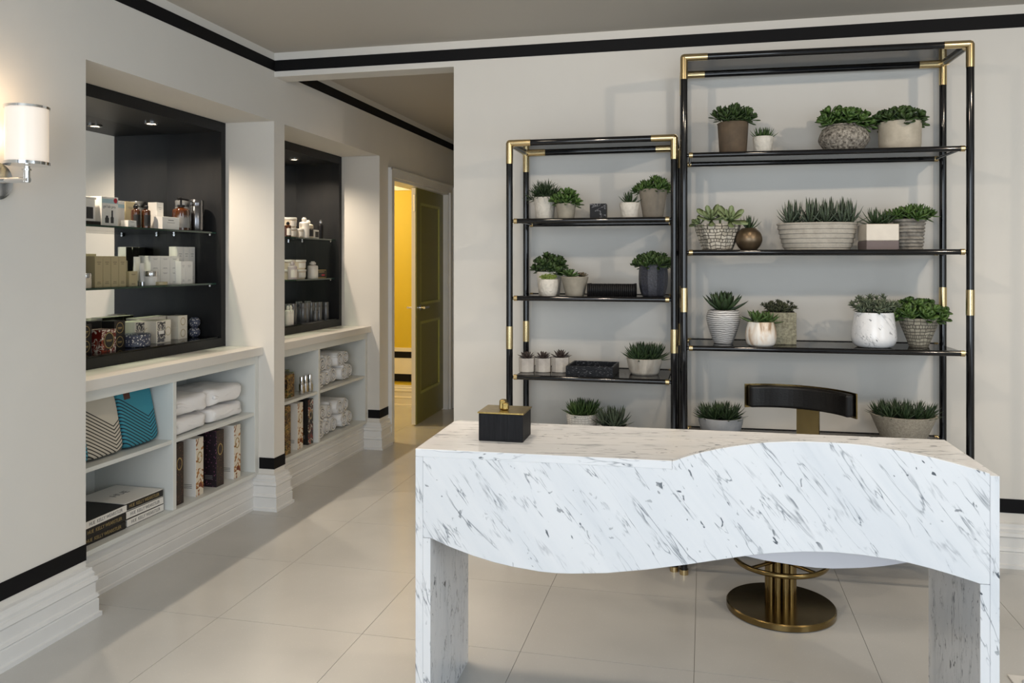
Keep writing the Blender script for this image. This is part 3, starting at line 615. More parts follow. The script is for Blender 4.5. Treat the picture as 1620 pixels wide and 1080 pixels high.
# ---------------------------------------------------------------- leaves and plants
KIND = {  # width stations along the leaf, half width, thickness ratio, upward curl
    'blade': ([(0, .75), (.25, 1.), (.55, .82), (.80, .46), (1., .03)], .085, .50, .22),
    'wide': ([(0, .60), (.30, .95), (.55, 1.), (.80, .62), (1., .03)], .15, .40, .20),
    'needle': ([(0, .8), (.35, 1.), (.70, .62), (1., .04)], .055, .55, .14),
    'spoon': ([(0, .30), (.35, .62), (.70, 1.), (.90, .72), (1., .08)], .21, .28, .16),
    'round': ([(0, .22), (.30, .62), (.60, 1.), (.85, .84), (1., .20)], .33, .26, .12),
    'star': ([(0, .55), (.35, 1.), (.70, .70), (1., .03)], .20, .38, .10),
}
def leaf_geo(kind):
    st, hw, tk, curl = KIND[kind]; vs = []; fs = []
    for x, wd in st:
        z = curl * x * x; ww = hw * wd
        vs += [(x, -ww, z + ww * .25), (x, 0, z - ww * tk), (x, ww, z + ww * .25), (x, 0, z + ww * tk * .35)]
    n = len(st)
    for i in range(n - 1):
        for k in range(4): fs.append((i * 4 + k, i * 4 + 4 + k, i * 4 + 4 + (k + 1) % 4, i * 4 + (k + 1) % 4))
    fs += [(0, 1, 2, 3), tuple((n - 1) * 4 + k for k in (3, 2, 1, 0))]
    return [Vector(v) for v in vs], fs
GEO = {k: leaf_geo(k) for k in KIND}
LEAFMESH = {}
def leafmesh(kind, mat):
    if (kind, mat) not in LEAFMESH: LEAFMESH[kind, mat] = MB().add(GEO[kind][0], GEO[kind][1]).mesh('leaf', mat, True)
    return LEAFMESH[kind, mat]
def put_leaf(b, kind, mtx):
    vs, fs = GEO[kind]; b.add([mtx @ v for v in vs], fs)
def lm(base, axis, az, pitch, ln, wd=1.):
    q = Vector((0, 0, 1)).rotation_difference(axis).to_matrix().to_4x4()
    return Matrix.Translation(base) @ q @ Matrix.Rotation(az, 4, 'Z') @ Matrix.Rotation(-pitch, 4, 'Y') @ Matrix.Diagonal((ln, ln * wd, ln * wd, 1))
UP = Vector((0, 0, 1))
def rosette_pts(n, lo, li, po, pi_, rr=R, jit=.12, r0=.06):
    for i in range(n):
        f = i / max(1, n - 1); yield i * 2.39996 + rr.uniform(-.15, .15), po + (pi_ - po) * f + rr.uniform(-jit, jit), lo + (li - lo) * f ** 1.3
def rosette(b, kind, c, axis, n, lo, li, po, pi_, wd=1.):
    for az, p_, ln in rosette_pts(n, lo, li, po, pi_): put_leaf(b, kind, lm(Vector(c), axis, az, p_, ln, wd))
def bushy(name, mat, r, z, rad, hgt, tips, kind, ll, n=7, parent=None, rx=1., ry=1., seed=1, label=None, low=.02, flat=.0):
    """mound of leafy tips on thin stems, one joined part"""
    rr = random.Random(seed); b = MB(); k = 0
    for i in range(tips):
        az = i * 2.39996 + rr.uniform(-.3, .3); f = math.sqrt((i + .5) / tips); rho = f * (1 - .12 * rr.random())
        h = hgt * (math.sqrt(max(0., 1 - (rho * .96) ** 2)) * (1 - flat) + flat * (1 - .25 * rho)) * rr.uniform(.62, 1.06); h = max(low, h)
        tip = Vector((rad * rho * math.cos(az) * rx, rad * rho * math.sin(az) * ry, z + h - ll * .6))
        ax = Vector((math.cos(az) * rho * .9 * rx, math.sin(az) * rho * .9 * ry, .62 + (1 - rho) + .3 * rr.random())).normalized()
        foot = Vector((tip.x * .45, tip.y * .45, z - .006)); b.tube(foot, tip, .0026, 5, r1=.0018)
        for az2, p_, ln in rosette_pts(n, ll, ll * .8, .40, 1.30, rr): put_leaf(b, kind, lm(tip, ax, az2, p_, ln))
        mid = foot.lerp(tip, .62)
        for az2, p_, ln in rosette_pts(4, ll * .95, ll * .9, .1, .35, rr): put_leaf(b, kind, lm(mid, ax, az2, p_, ln))
    return b.build(name, mat, parent, smooth=True, kind='stuff')
def leaves(parent, mat, kind, n, lo, li, po, pi_, c=(0, 0, 0), wd=1., name='leaf'):
    """a few large leaves, each one a part"""
    me = leafmesh(kind, mat)
    for az, p_, ln in rosette_pts(n, lo, li, po, pi_):
        inst(name, me, parent, (c[0] + .05 * ln * math.cos(az), c[1] + .05 * ln * math.sin(az), c[2]), (0, -p_, az), (ln, ln * wd, ln * wd))
def clump(parent, name, mat, kind, c, n, lo, li, po, pi_, wd=1., tilt=(0, 0)):
    b = MB(); rosette(b, kind, (0, 0, 0), Vector((tilt[0], tilt[1], 1)).normalized(), n, lo, li, po, pi_, wd)
    return b.build(name, mat, parent, smooth=True, loc=c)
# ---------------------------------------------------------------- pots
def prof_taper(rt, rb, h, lip=0.): return [(rb * .94, 0), (rb, .004), (rb + (rt - rb) * .5, h * .5), (rt, h - .004), (rt - .003, h), (rt - .008, h), (rt - .011, h - .014)]
def prof_curve(pts, h, wall=.008): 
    p = [(r, z * h) for r, z in pts]; rt = p[-1][0]; return p + [(rt - wall * .5, h + .001), (rt - wall, h), (rt - wall * 1.3, h - .014)]
def smoothpts(pts, n=18):
    out = []; m = len(pts)
    for i in range(n + 1):
        t = i / n * (m - 1); k = min(int(t), m - 2); u = t - k
        p0 = pts[max(k - 1, 0)]; p1 = pts[k]; p2 = pts[k + 1]; p3 = pts[min(k + 2, m - 1)]
        out.append(tuple(.5 * (2 * p1[j] + (p2[j] - p0[j]) * u + (2 * p0[j] - 5 * p1[j] + 4 * p2[j] - p3[j]) * u * u + (3 * p1[j] - p0[j] - 3 * p2[j] + p3[j]) * u ** 3) for j in (0, 1)))
    return out
def pot(label, loc, prof, mat, h, rt, n=40, name='potted_succulent', sx=1., sy=1., rz=0., angle=50, ph=0.):
    r = thing(name, label, 'potted plant', loc, rz)
    MB().lathe(prof, n, sx=sx, sy=sy, ph=ph).build('pot', mat, r, angle=angle)
    MB().lathe([(rt - .009, h - .020), (rt - .009, h - .008)], 24, sx=sx, sy=sy).build('soil', 'soil', r)
    return r
G = .0005
def at(x, y, z): return (x, y, z + .0001)
# tall unit, top shelf
p = pot('dark jade plant in brown tapered clay pot, top shelf of tall unit', at(.127, 3.807, 1.833), prof_taper(.068, .059, .155), 'p_brown', .155, .068)
bushy('foliage', 'l_jadedark', 0, .150, .088, .092, 22, 'spoon', .044, parent=p, seed=1)
p = pot('small spiky aloe in tiny white plaster pot, top shelf of tall unit', at(.255, 3.771, 1.833), prof_taper(.045, .037, .082), 'p_white', .082, .045)
for c in ((0, 0), (.018, .01), (-.018, .006)): clump(p, 'aloe_offset', 'l_green', 'blade', (c[0], c[1], .074), 14, .056, .052, .25, 1.3, 1.1)
g = [(.045, 0), (.075, .12), (.102, .40), (.106, .55), (.095, .78), (.072, .97), (.070, 1)]
p = pot('jade plant in round pitted stone pot, top shelf of tall unit', at(.599, 3.823, 1.833), prof_curve(smoothpts(g), .128), 'p_stone', .128, .070)
bushy('foliage', 'l_jade', 0, .122, .104, .098, 22, 'round', .046, parent=p, seed=2)
g = [(.070, 0), (.080, .06), (.085, .3), (.087, 1)]
p = pot('jade plant in cream plaster cylinder pot, top shelf of tall unit', at(.828, 3.831, 1.833), prof_curve(g, .132), 'p_cream', .132, .087)
bushy('foliage', 'l_jadedark', 0, .126, .106, .076, 26, 'round', .043, parent=p, seed=3)
# tall unit, second shelf
g = [(.066, 0), (.078, .25), (.096, .70), (.106, 1)]
p = pot('pale green echeverias in faceted stone mosaic bowl', at(.059, 3.784, 1.410), prof_curve(g, .118), 'p_mosaic', .118, .100, n=8, angle=20, ph=.2)
for k, (cx, cy, cz, s, tx, ty) in enumerate(((-.028, -.052, .138, .080, -.15, -.85), (.052, -.056, .134, .080, .30, -.95), (-.078, -.030, .118, .055, -.8, -.6), (.012, .02, .148, .065, 0, -.2))):
    ro = bpy.data.objects.new('rosette', MB().lathe([(.004, -.04), (.006, 0)], 8).mesh('rosette', 'l_pale', True)); COL.objects.link(ro); ro.parent = p; ro.location = (cx, cy, cz)
    ro.rotation_euler = (-ty * .9, tx * .9, 0)
    leaves(ro, 'l_pale', 'spoon', 15, s, s * .45, .05, 1.25, wd=.95)
g = [(.020, 0), (.036, .06), (.052, .28), (.058, .52), (.050, .80), (.034, .96), (.029, 1)]
p = pot('small spiky succulent in round bronze pot', at(.193, 3.749, 1.410), prof_curve(smoothpts(g), .100), 'p_bronze', .100, .029, angle=60)
leaves(p, 'l_dark', 'blade', 16, .062, .062, .35, 1.35, (0, 0, .094), 1.3)
rib = [(.136, 0)]
for i in range(6):
    z = i / 6; r_ = .138 + .032 * (z ** .8); rib += [(r_ + .001, z + .01), (r_ + .0005, z + .095), (r_ + .006, z + .115), (r_ + .006, z + .135)]
rib += [(.168, .99), (.168, 1)]
p = pot('row of banded haworthias in long oval ribbed concrete bowl', at(.487, 3.822, 1.410), prof_curve(rib, .122), 'p_rib', .122, .166, n=56, sy=.62)
for k in range(9):
    x = (-.120, -.035, .030, .100, .135, -.085, 0., .065, .115)[k]; y = -.035 if k < 5 else .035
    clump(p, 'haworthia', 'l_zebra', 'needle', (x, y, .114), 17, .080 + .02 * R.random(), .105 + .025 * R.random(), .35, 1.45, 1.25)
p = thing('potted_succulent', 'spiky agave in square pot, glazed white above and mauve below', 'potted plant', at(.730, 3.778, 1.410), .10)
b = MB(); a = .066; b.box(-a, a, -a, a, .0, .040, 1); b.box(-a, a, -a, a, .0402, .112, 0); b.build('pot', ['p_glaze', 'p_mauve'], p, bevel=.004)
MB().box(-a + .008, a - .008, -a + .008, a - .008, .1125, .1135).build('soil', 'soil', p)
for c, s in (((-.018, -.018), .085), ((.026, .012), .078)): 
    leaves(p, 'l_dark', 'needle', 18, s, s * .9, .10, 1.3, (c[0], c[1], .110), 1.35)
rib = [(.053, 0)]
for i in range(9):
    z = i / 9; r_ = .053 + .012 * z; rib += [(r_ - .002, z + .005), (r_ + .002 + .003 * R.random(), z + .03), (r_ + .002 + .003 * R.random(), z + .09), (r_ - .002, z + .105)]
rib += [(.066, 1)]
p = pot('green pointed crassula in tapered rough ribbed stone pot', at(.872, 3.863, 1.410), prof_curve(rib, .138), 'p_ribdark', .138, .064)
bushy('foliage', 'l_jade', 0, .132, .096, .072, 28, 'star', .044, parent=p, seed=5, flat=.5)
# tall unit, third shelf
g = [(.040, 0), (.043, .03), (.058, .30), (.072, .62), (.075, .80), (.068, .97), (.066, 1)]
p = pot('dark wide-leaved aloe in silver brushed stripe urn', at(.085, 3.803, .994), prof_curve(smoothpts(g), .150), 'p_urn', .150, .066)
leaves(p, 'l_dark', 'wide', 34, .115, .085, .30, 1.40, (0, 0, .142), 1.0)
g = [(.048, 0), (.060, .10), (.066, .38), (.064, .65), (.056, .95), (.054, 1)]
p = pot('haworthia rosettes in white and brown swirled glaze pot', at(.242, 3.716, .994), prof_curve(smoothpts(g), .105), 'p_swirl', .105, .054)
for c, s in (((-.020, -.01), .080), ((.030, .005), .070), ((.0, .03), .065)): leaves(p, 'l_green', 'star', 16, s, s * .75, .08, 1.25, (c[0], c[1], .100), .9)
p = thing('potted_succulent', 'bushy dull crassula in rough square concrete pot', 'potted plant', at(.329, 3.855, .994), .06)
a = .066; MB().box(-a, a, -a, a, 0, .142).build('pot', 'p_concrete', p, bevel=.003); MB().box(-a + .008, a - .008, -a + .008, a - .008, .1422, .1435).build('soil', 'soil', p)
bushy('foliage', 'l_olive', 0, .140, .080, .060, 46, 'star', .018, parent=p, seed=6, flat=.8)
g = [(.060, 0), (.078, .05), (.091, .22), (.090, .45), (.084, .75), (.079, 1)]
p = pot('grey-green crassula in rounded white marbled pot', at(.713, 3.777, .994), prof_curve(smoothpts(g), .150), 'p_marble', .150, .079, angle=60)
bushy('foliage', 'l_sage', 0, .143, .100, .088, 50, 'star', .026, parent=p, seed=7, flat=.3)
p = pot('bushy round-leaved jade in narrow-footed carved stone pot', at(.910, 3.857, .994), prof_taper(.084, .040, .125), 'p_wovstone', .125, .084)
bushy('foliage', 'l_jade', 0, .116, .112, .092, 34, 'round', .044, parent=p, seed=8)
# tall unit, fourth shelf
g = [(.070, 0), (.085, .2), (.097, .7), (.099, 1)]
p = pot('dense spiky succulent in shallow blue-grey bowl beside the chair', at(.073, 3.805, .576), prof_curve(g, .085), 'p_bluegrey', .085, .099)
for k in range(13):
    a_ = k * 2.4; q = .075 * math.sqrt(k / 13); clump(p, 'aloe_offset', 'l_dark' if k else 'l_green', 'needle', (q * math.cos(a_), q * math.sin(a_), .078), 16, .070, .075, .3, 1.35, 1.2, (q * math.cos(a_) * 8, q * math.sin(a_) * 8))
g = [(.080, 0), (.084, .05), (.108, .5), (.132, .95), (.134, 1)]
p = pot('fine spiky haworthia in wide tapered woven-look bowl', at(.842, 3.832, .576), prof_curve(g, .125), 'p_linen', .125, .134)
for k in range(22):
    a_ = k * 2.4; q = .112 * math.sqrt((k + .3) / 22); clump(p, 'haworthia', 'l_dark', 'needle', (q * math.cos(a_), q * math.sin(a_), .116), 14, .062, .068, .35, 1.4, 1.15, (q * math.cos(a_) * 5, q * math.sin(a_) * 5))
# narrow unit, top shelf
p = pot('finger jade in white textured pot, top shelf of narrow unit', at(-.741, 3.826, 1.557), prof_taper(.052, .043, .112), 'p_white', .112, .052)
bushy('foliage', 'l_dark', 0, .106, .064, .092, 26, 'needle', .058, parent=p, seed=9)
p = pot('small jade plant in weathered grey clay pot, top shelf of narrow unit', at(-.630, 3.772, 1.557), prof_taper(.047, .038, .076), 'p_grey', .076, .047)
bushy('foliage', 'l_jade', 0, .070, .056, .082, 14, 'spoon', .044, parent=p, seed=10)
c = MB().box(-.038, .038, -.038, .038, 0, .074).build('marble_cube', 'blackmarble', None, bevel=.0015, loc=at(-.480, 3.800, 1.557), rot=(0, 0, .05)); tag(c, 'small black veined marble cube, top shelf of narrow unit', 'cube')
p = pot('small agave in white textured pot, top shelf of narrow unit', at(-.336, 3.806, 1.557), prof_taper(.048, .039, .078), 'p_white', .078, .048)
leaves(p, 'l_dark', 'blade', 17, .062, .060, .20, 1.30, (0, 0, .072), 1.35)
p = pot('mounded sempervivum in tall taupe clay pot, top shelf of narrow unit', at(-.231, 3.836, 1.557), prof_taper(.066, .045, .140), 'p_taupe', .140, .066)
bushy('foliage', 'l_jade', 0, .134, .076, .066, 26, 'star', .042, parent=p, seed=11)
# narrow unit, second shelf
p = pot('jade plant in tall white pot behind the lime sedum', at(-.726, 3.862, 1.202), prof_taper(.061, .051, .112), 'p_white', .112, .061)
bushy('foliage', 'l_jadedark', 0, .106, .076, .092, 20, 'round', .042, parent=p, seed=12)
p = pot('lime green sedum in small white textured pot', at(-.705, 3.736, 1.202), prof_curve(smoothpts([(.032, 0), (.041, .3), (.045, .7), (.043, 1)]), .078), 'p_white', .078, .043)
bushy('foliage', 'l_lime', 0, .073, .040, .032, 48, 'round', .010, parent=p, seed=13, n=6, flat=.5)
p = pot('green and brown rosettes in cracked grey clay pot', at(-.590, 3.786, 1.202), prof_taper(.064, .044, .090), 'p_grey', .090, .064)
for c, mt, s, n_ in (((-.022, -.020), 'l_green', .052, 26), ((.038, -.010), 'l_brown', .030, 18), ((.020, .03), 'l_brown', .028, 16), ((-.035, .025), 'l_sage', .034, 18)):
    ro = clump(p, 'rosette', mt, 'spoon', (c[0], c[1], .090), n_, s, s * .6, .12, 1.3, 1.1)
b = MB(); k = 24
cz = thing('ribbed_box', 'long black ribbed box beside the dark vase', 'box', at(-.416, 3.790, 1.202))
MB().box(-.105, .105, -.05, .05, 0, .056).build('box_body', 'blackplastic', cz)
rm = MB().tube((0, 0, 0), (0, 0, .059), .0048, 10).mesh('rib', 'blackplastic', True)
for i in range(k): inst('rib', rm, cz, (-.104 + .208 * i / (k - 1), -.051, .0), (0, 0, 0))
for i in range(11): inst('rib', rm, cz, (.106, -.045 + .09 * i / 10, 0)); inst('rib', rm, cz, (-.106, -.045 + .09 * i / 10, 0))
g = [(.046, 0), (.054, .05), (.064, .30), (.067, .60), (.064, .92), (.062, 1)]
p = pot('dark leafy succulent in charcoal pebbled ceramic vase', at(-.228, 3.806, 1.202), prof_curve(smoothpts(g), .148), 'p_navy', .148, .062, n=10, angle=25)
bushy('foliage', 'l_jadedark', 0, .142, .078, .060, 26, 'spoon', .042, parent=p, seed=14)
# narrow unit, third shelf
for (x, y, s), lb in zip(((-.822, 3.790, .036), (-.745, 3.806, .036), (-.664, 3.822, .040)), ('leftmost', 'middle', 'rightmost')):
    h_ = .066 + (s - .036)
    p = pot('purple-brown echeveria in octagonal whitewashed pot, %s of the three' % lb, at(x, y, .839), [(s * 1.0, 0), (s * 1.06, .002), (s * 1.08, h_), (s * .95, h_), (s * .92, h_ - .014)], 'p_wash', h_, s, n=8, angle=20, ph=PI / 8)
    leaves(p, 'l_purple', 'star', 20, s * 1.38, s * 1.05, .12, 1.25, (0, 0, h_ - .006), .95)
t = thing('square_tray', 'square black tray flecked with white inlay', 'tray', at(-.505, 3.790, .839), -.03)
a = .108; hh = .046; MB().box(-a, a, -a, a, 0, .006).build('tray_base', 'flecked', t)
for q in (((-a, a, -a, -a + .009)), ((-a, a, a - .009, a)), ((-a, -a + .009, -a + .009, a - .009)), ((a - .009, a, -a + .009, a - .009))): MB().box(*q, .006, hh).build('tray_side', 'flecked', t, bevel=.001)
p = pot('wide dark aloe in whitewashed bark bowl', at(-.272, 3.850, .839), prof_curve([(.062, 0), (.068, .1), (.078, .6), (.083, 1)], .073), 'p_bark', .073, .083, n=26, angle=20)
for k in range(9):
    a_ = k * 2.4; q = .058 * math.sqrt(k / 9); clump(p, 'aloe_offset', 'l_dark', 'blade', (q * math.cos(a_), q * math.sin(a_), .066), 17, .080, .082, .22, 1.35, 1.05, (q * math.cos(a_) * 9, q * math.sin(a_) * 9))
# narrow unit, fourth shelf
p = pot('green aloe in white carved bowl seen over the desk edge', at(-.564, 3.840, .478), prof_taper(.074, .058, .165), 'p_wovwhite', .165, .074)
for k in range(9):
    a_ = k * 2.4; q = .052 * math.sqrt(k / 9); clump(p, 'aloe_offset', 'l_green', 'blade', (q * math.cos(a_), q * math.sin(a_), .158), 16, .070, .078, .25, 1.35, 1.0, (q * math.cos(a_) * 9, q * math.sin(a_) * 9))
p = pot('banded zebra haworthia in white pot seen over the desk edge', at(-.405, 3.776, .478), prof_taper(.070, .054, .130), 'p_wovwhite', .130, .070)
for k in range(5):
    a_ = k * 2.4; q = .045 * math.sqrt(k / 5); clump(p, 'haworthia', 'l_zebra', 'blade', (q * math.cos(a_), q * math.sin(a_), .123), 17, .075, .095, .30, 1.4, 1.1, (q * math.cos(a_) * 9, q * math.sin(a_) * 9))

# ---------------------------------------------------------------- products on the glass shelves (faces look towards +X)
S1, S2, S3 = 1.5262, 1.2452, .9492
def carton(name, label, x, y, z, w, d, h, mat, group=None, rz=0., lines=True, ink='greyink', cat='box', bev=.0008):
    """x is the front face; w along the shelf, d deep"""
    r = thing(name, label, cat, (x - d / 2, y, z), rz, group)
    MB().box(-d / 2, d / 2, -w / 2, w / 2, 0, h).build('carton', mat, r, bevel=bev)
    if lines:
        b = MB()
        for k, (zz, ww) in enumerate(((.80, .5), (.74, .34), (.16, .4), (.11, .5))): b.box(d / 2, d / 2 + .0003, -w * ww / 2, w * ww / 2, h * zz, h * zz + max(.0012, h * .012))
        b.build('printed_lines', ink, r)
    return r
def bottle(name, label, x, y, z, r_, h, mat, cap='blackplastic', neck=.35, capr=.5, sh=.70, group=None, lab=None, kind='dropper'):
    t = thing(name, label, 'bottle', (x, y, z), 0., group)
    MB().lathe(smoothpts([(r_ * .94, 0), (r_, .02 * h), (r_, sh * h * .5), (r_, sh * h), (r_ * .75, sh * h + .06 * h), (r_ * neck, sh * h + .10 * h), (r_ * neck, sh * h + .13 * h)], 22), 24).build('bottle_body', mat, t, angle=55)
    z0 = sh * h + .12 * h
    if kind == 'pump':
        b = MB(); b.tube((0, 0, z0), (0, 0, z0 + h * .06), r_ * .45, 16); b.tube((0, 0, z0), (0, 0, h - .006), r_ * .12, 10); b.tube((-r_ * .2, -r_ * .3, h - .006), (0, -r_ * .0, h - .002), r_ * .2, 10); b.tube((0, 0, h - .005), (r_ * .3, r_ * 1.0, h - .010), r_ * .13, 10); b.build('pump', cap, t, angle=40)
    else:
        MB().lathe([(r_ * capr, z0), (r_ * capr, z0 + (h - z0) * .6), (r_ * capr * .7, z0 + (h - z0) * .7), (r_ * capr * .6, h)], 18).build('cap', cap, t, angle=40)
    if lab:
        b = MB(); m_ = 10; vs = []
        for i in range(m_ + 1):
            a_ = -1.0 + 2.0 * i / m_ - .4; vs += [((r_ + .0004) * math.cos(a_), (r_ + .0004) * math.sin(a_), sh * h * .16), ((r_ + .0004) * math.cos(a_), (r_ + .0004) * math.sin(a_), sh * h * .80)]
        b.add(vs, [(2 * i, 2 * i + 2, 2 * i + 3, 2 * i + 1) for i in range(m_)]); b.build('label', lab, t, smooth=True)
    return t
def cylinder(name, label, x, y, z, r_, h, mat, group=None, lid=None, cat='bottle', seam=.72):
    t = thing(name, label, cat, (x, y, z), 0., group)
    MB().lathe([(r_ * .96, 0), (r_, .003), (r_, h * seam - .001), (r_ * .985, h * seam)], 22).build('body', mat, t, angle=40)
    MB().lathe([(r_ * .985, h * seam), (r_, h * seam + .001), (r_, h - .003), (r_ * .95, h)], 22).build('lid', lid or mat, t, angle=40)
    return t
def tub(name, label, x, y, z, r_, h, group=None):
    t = thing(name, label, 'tub', (x, y, z), 0., group)
    MB().lathe([(r_ * .86, 0), (r_ * .95, h * .80)], 24).build('tub_body', 'cream_plastic', t, angle=40); MB().lathe([(r_, h * .80), (r_, h * .97), (r_ * .96, h)], 24).build('lid', 'whiteplastic', t, angle=40)
    b = MB(); m_ = 8; vs = []
    for i in range(m_ + 1):
        a_ = -.9 + 1.2 * i / m_ ; rr = r_ * .93 + .001; vs += [(rr * math.cos(a_), rr * math.sin(a_), h * .15), (rr * math.cos(a_) * 1.015, rr * math.sin(a_) * 1.015, h * .68)]
    b.add(vs, [(2 * i, 2 * i + 2, 2 * i + 3, 2 * i + 1) for i in range(m_)]); b.build('label', 'paper', t); return t
def tubec(name, label, x, y, z, w, h, mat='whiteplastic'):
    t = thing(name, label, 'tube', (x, y, z)); b = MB(); n = 20
    rings = [(w * .30, w * .30, 0), (w * .30, w * .30, h * .16)]; b.lathe([(w * .30, 0), (w * .30, h * .15)], n); b.build('cap', 'steel', t, angle=40)
    vs = []; fs = []; st = [(.15, .42, .36), (.20, .46, .38), (.6, .48, .24), (.93, .50, .05), (1., .50, .03)]
    for f, a_, c_ in st:
        for i in range(n): q = 2 * PI * i / n; vs.append((math.sin(q) * w * c_, math.cos(q) * w * a_, h * f))
    for j in range(len(st) - 1):
        for i in range(n): fs.append((j * n + i, j * n + (i + 1) % n, (j + 1) * n + (i + 1) % n, (j + 1) * n + i))
    fs += [tuple(range(n)), tuple((len(st) - 1) * n + i for i in range(n - 1, -1, -1))]
    MB().add(vs, fs).build('tube_body', mat, t, angle=50); return t
# nearer niche, top glass shelf
r = carton('display_box', 'white counter display box with dark bottle print, far left of top glass shelf', -2.72, 3.155, S1 + .020, .085, .06, .100, 'paper', lines=False)
MB().box(.030, .0306, -.012, .030, .012, .065).build('bottle_print', 'ink', r); MB().box(-.032, .034, -.048, .048, .100, .112).build('white_lid', 'whiteplastic', r, bevel=.003)
o = MB().box(-2.80, -2.695, 3.09, 3.205, S1, S1 + .0198).build('black_tray', 'blackplastic', bevel=.002); tag(o, 'low black tray under the white display box', 'tray')
r = thing('kit_box', 'white boxed gel kit with two dark bottles pictured and a red dot', 'box', (-2.70 - .03, 3.270, S1))
MB().box(-.03, .03, -.054, .054, 0, .138).build('carton', 'paper', r, bevel=.0008); MB().box(.03, .0304, -.0535, .0535, .108, .128).build('blue_band', 'blue', r)
b = MB(); b.tube((.03, .036, .122), (.0308, .036, .122), .012, 20); b.build('red_dot', 'red', r)
text('lettering', 'gel lab pro', .019, 'greyink', r, (.0303, -.004, .092), FX)
b = MB(); b.lathe([(.012, 0), (.013, .022), (.008, .026), (.007, .034)], 14, (0, -.020, .016), sx=.04); b.lathe([(.010, 0), (.0105, .026), (.006, .030), (.0055, .060)], 14, (0, .014, .016), sx=.04); b.build('bottle_print', 'ink', r, loc=(.0302, 0, 0))
r = carton('slim_box', 'slim white box with light blue band behind the gel kit', -2.77, 3.43, S1, .05, .05, .132, 'paper'); MB().box(.025, .0254, -.0245, .0245, .098, .116).build('blue_band', 'blue', r)
carton('pale_box', 'pale green carton behind the amber dropper bottles', -2.80, 3.535, S1, .07, .06, .136, 'goldcard')
carton('small_box', 'small white box at the front of the top glass shelf', -2.66, 3.372, S1, .058, .04, .033, 'paper')
for y, x, lb in ((3.490, -2.735, 'left'), (3.535, -2.71, 'right')):
    bottle('dropper_bottle', 'amber bottle with black dropper, %s of the pair' % lb, x, y, S1, .021, .122, 'amber', group='amber dropper bottles', lab='blackcard')
carton('tall_box', 'tall white carton beside the amber dropper bottles', -2.70, 3.630, S1, .052, .052, .137, 'paper')
r = carton('low_box', 'low wide white carton in front of the amber pump bottle', -2.655, 3.655, S1, .135, .05, .064, 'paper', lines=False)
MB().box(.025, .0253, -.022, .022, .046, .049).build('printed_lines', 'ink', r); MB().box(.025, .0253, -.03, .03, .034, .036).build('printed_lines', 'greyink', r)
bottle('pump_bottle', 'large amber bottle with black pump', -2.725, 3.835, S1, .044, .178, 'amber', kind='pump', lab='greyink', sh=.60)
cylinder('steel_canister', 'tall shiny metal canister at the right of the top glass shelf', -2.70, 3.935, S1, .038, .172, 'gunmetal', cat='canister', seam=.8)
cylinder('dark_canister', 'dark grey canister behind the shiny metal one', -2.80, 3.955, S1, .040, .172, 'greytube', cat='canister', seam=.8)
# nearer niche, middle glass shelf
t = cylinder('jar', 'glass jar with silver lid at the left end of the middle glass shelf', -2.69, 3.095, S2, .030, .066, 'cream_plastic', lid='steel', cat='jar', seam=.66)
carton('white_box', 'white carton behind the silver-lidded jar', -2.80, 3.20, S2, .06, .06, .142, 'paper')
for k in range(4): carton('gold_box', 'champagne gold carton, %s from the left in the row of four' % ('first', 'second', 'third', 'fourth')[k], -2.67, 3.163 + .0515 * k, S2, .049, .05, .142, 'goldcard', 'row of champagne gold cartons', ink='ink')
carton('gold_box', 'short champagne gold carton at the right end of the gold row', -2.665, 3.386, S2, .058, .05, .071, 'goldcard', ink='ink')
carton('gold_box', 'champagne gold carton behind the short one', -2.80, 3.49, S2, .05, .05, .122, 'goldcard', ink='ink')
carton('gold_box', 'champagne gold carton at the back beside the mirror', -2.86, 3.34, S2, .06, .06, .155, 'goldcard', ink='ink')
tubec('cream_tube', 'taller white cosmetic tube standing on its cap', -2.77, 3.545, S2, .050, .142); tubec('cream_tube', 'shorter white cosmetic tube standing on its cap', -2.725, 3.525, S2, .038, .110)
cylinder('jar', 'white jar with silver lid in front of the white carton stack', -2.70, 3.555, S2, .034, .070, 'whiteplastic', lid='steel', cat='jar', seam=.62)
cylinder('flat_tin', 'flat gold tin at the front of the middle glass shelf', -2.665, 3.585, S2, .034, .016, 'goldcard', cat='tin', seam=.5)
for k in range(3):
    for j in range(2): carton('white_box', '%s white carton in the %s row of the stack of six' % (('left', 'middle', 'right')[k], ('lower', 'upper')[j]), -2.735, 3.640 + .078 * k, S2 + .0735 * j, .075, .07, .0732, 'paper', 'stack of six white cartons')
for k, (y, wd) in enumerate(((3.820, .040), (3.872, .060))): carton('slim_box', '%s slim white carton in front of the tall ones' % ('narrower', 'wider')[k], -2.70, y, S2, wd, .05, .120, 'paper')
for k, y in enumerate((3.872, 3.926, 3.977)): carton('tall_box', 'tall white carton, %s of the three at the right' % ('left', 'middle', 'right')[k], -2.755, y, S2, .050, .052, .198, 'paper', 'three tall white cartons')
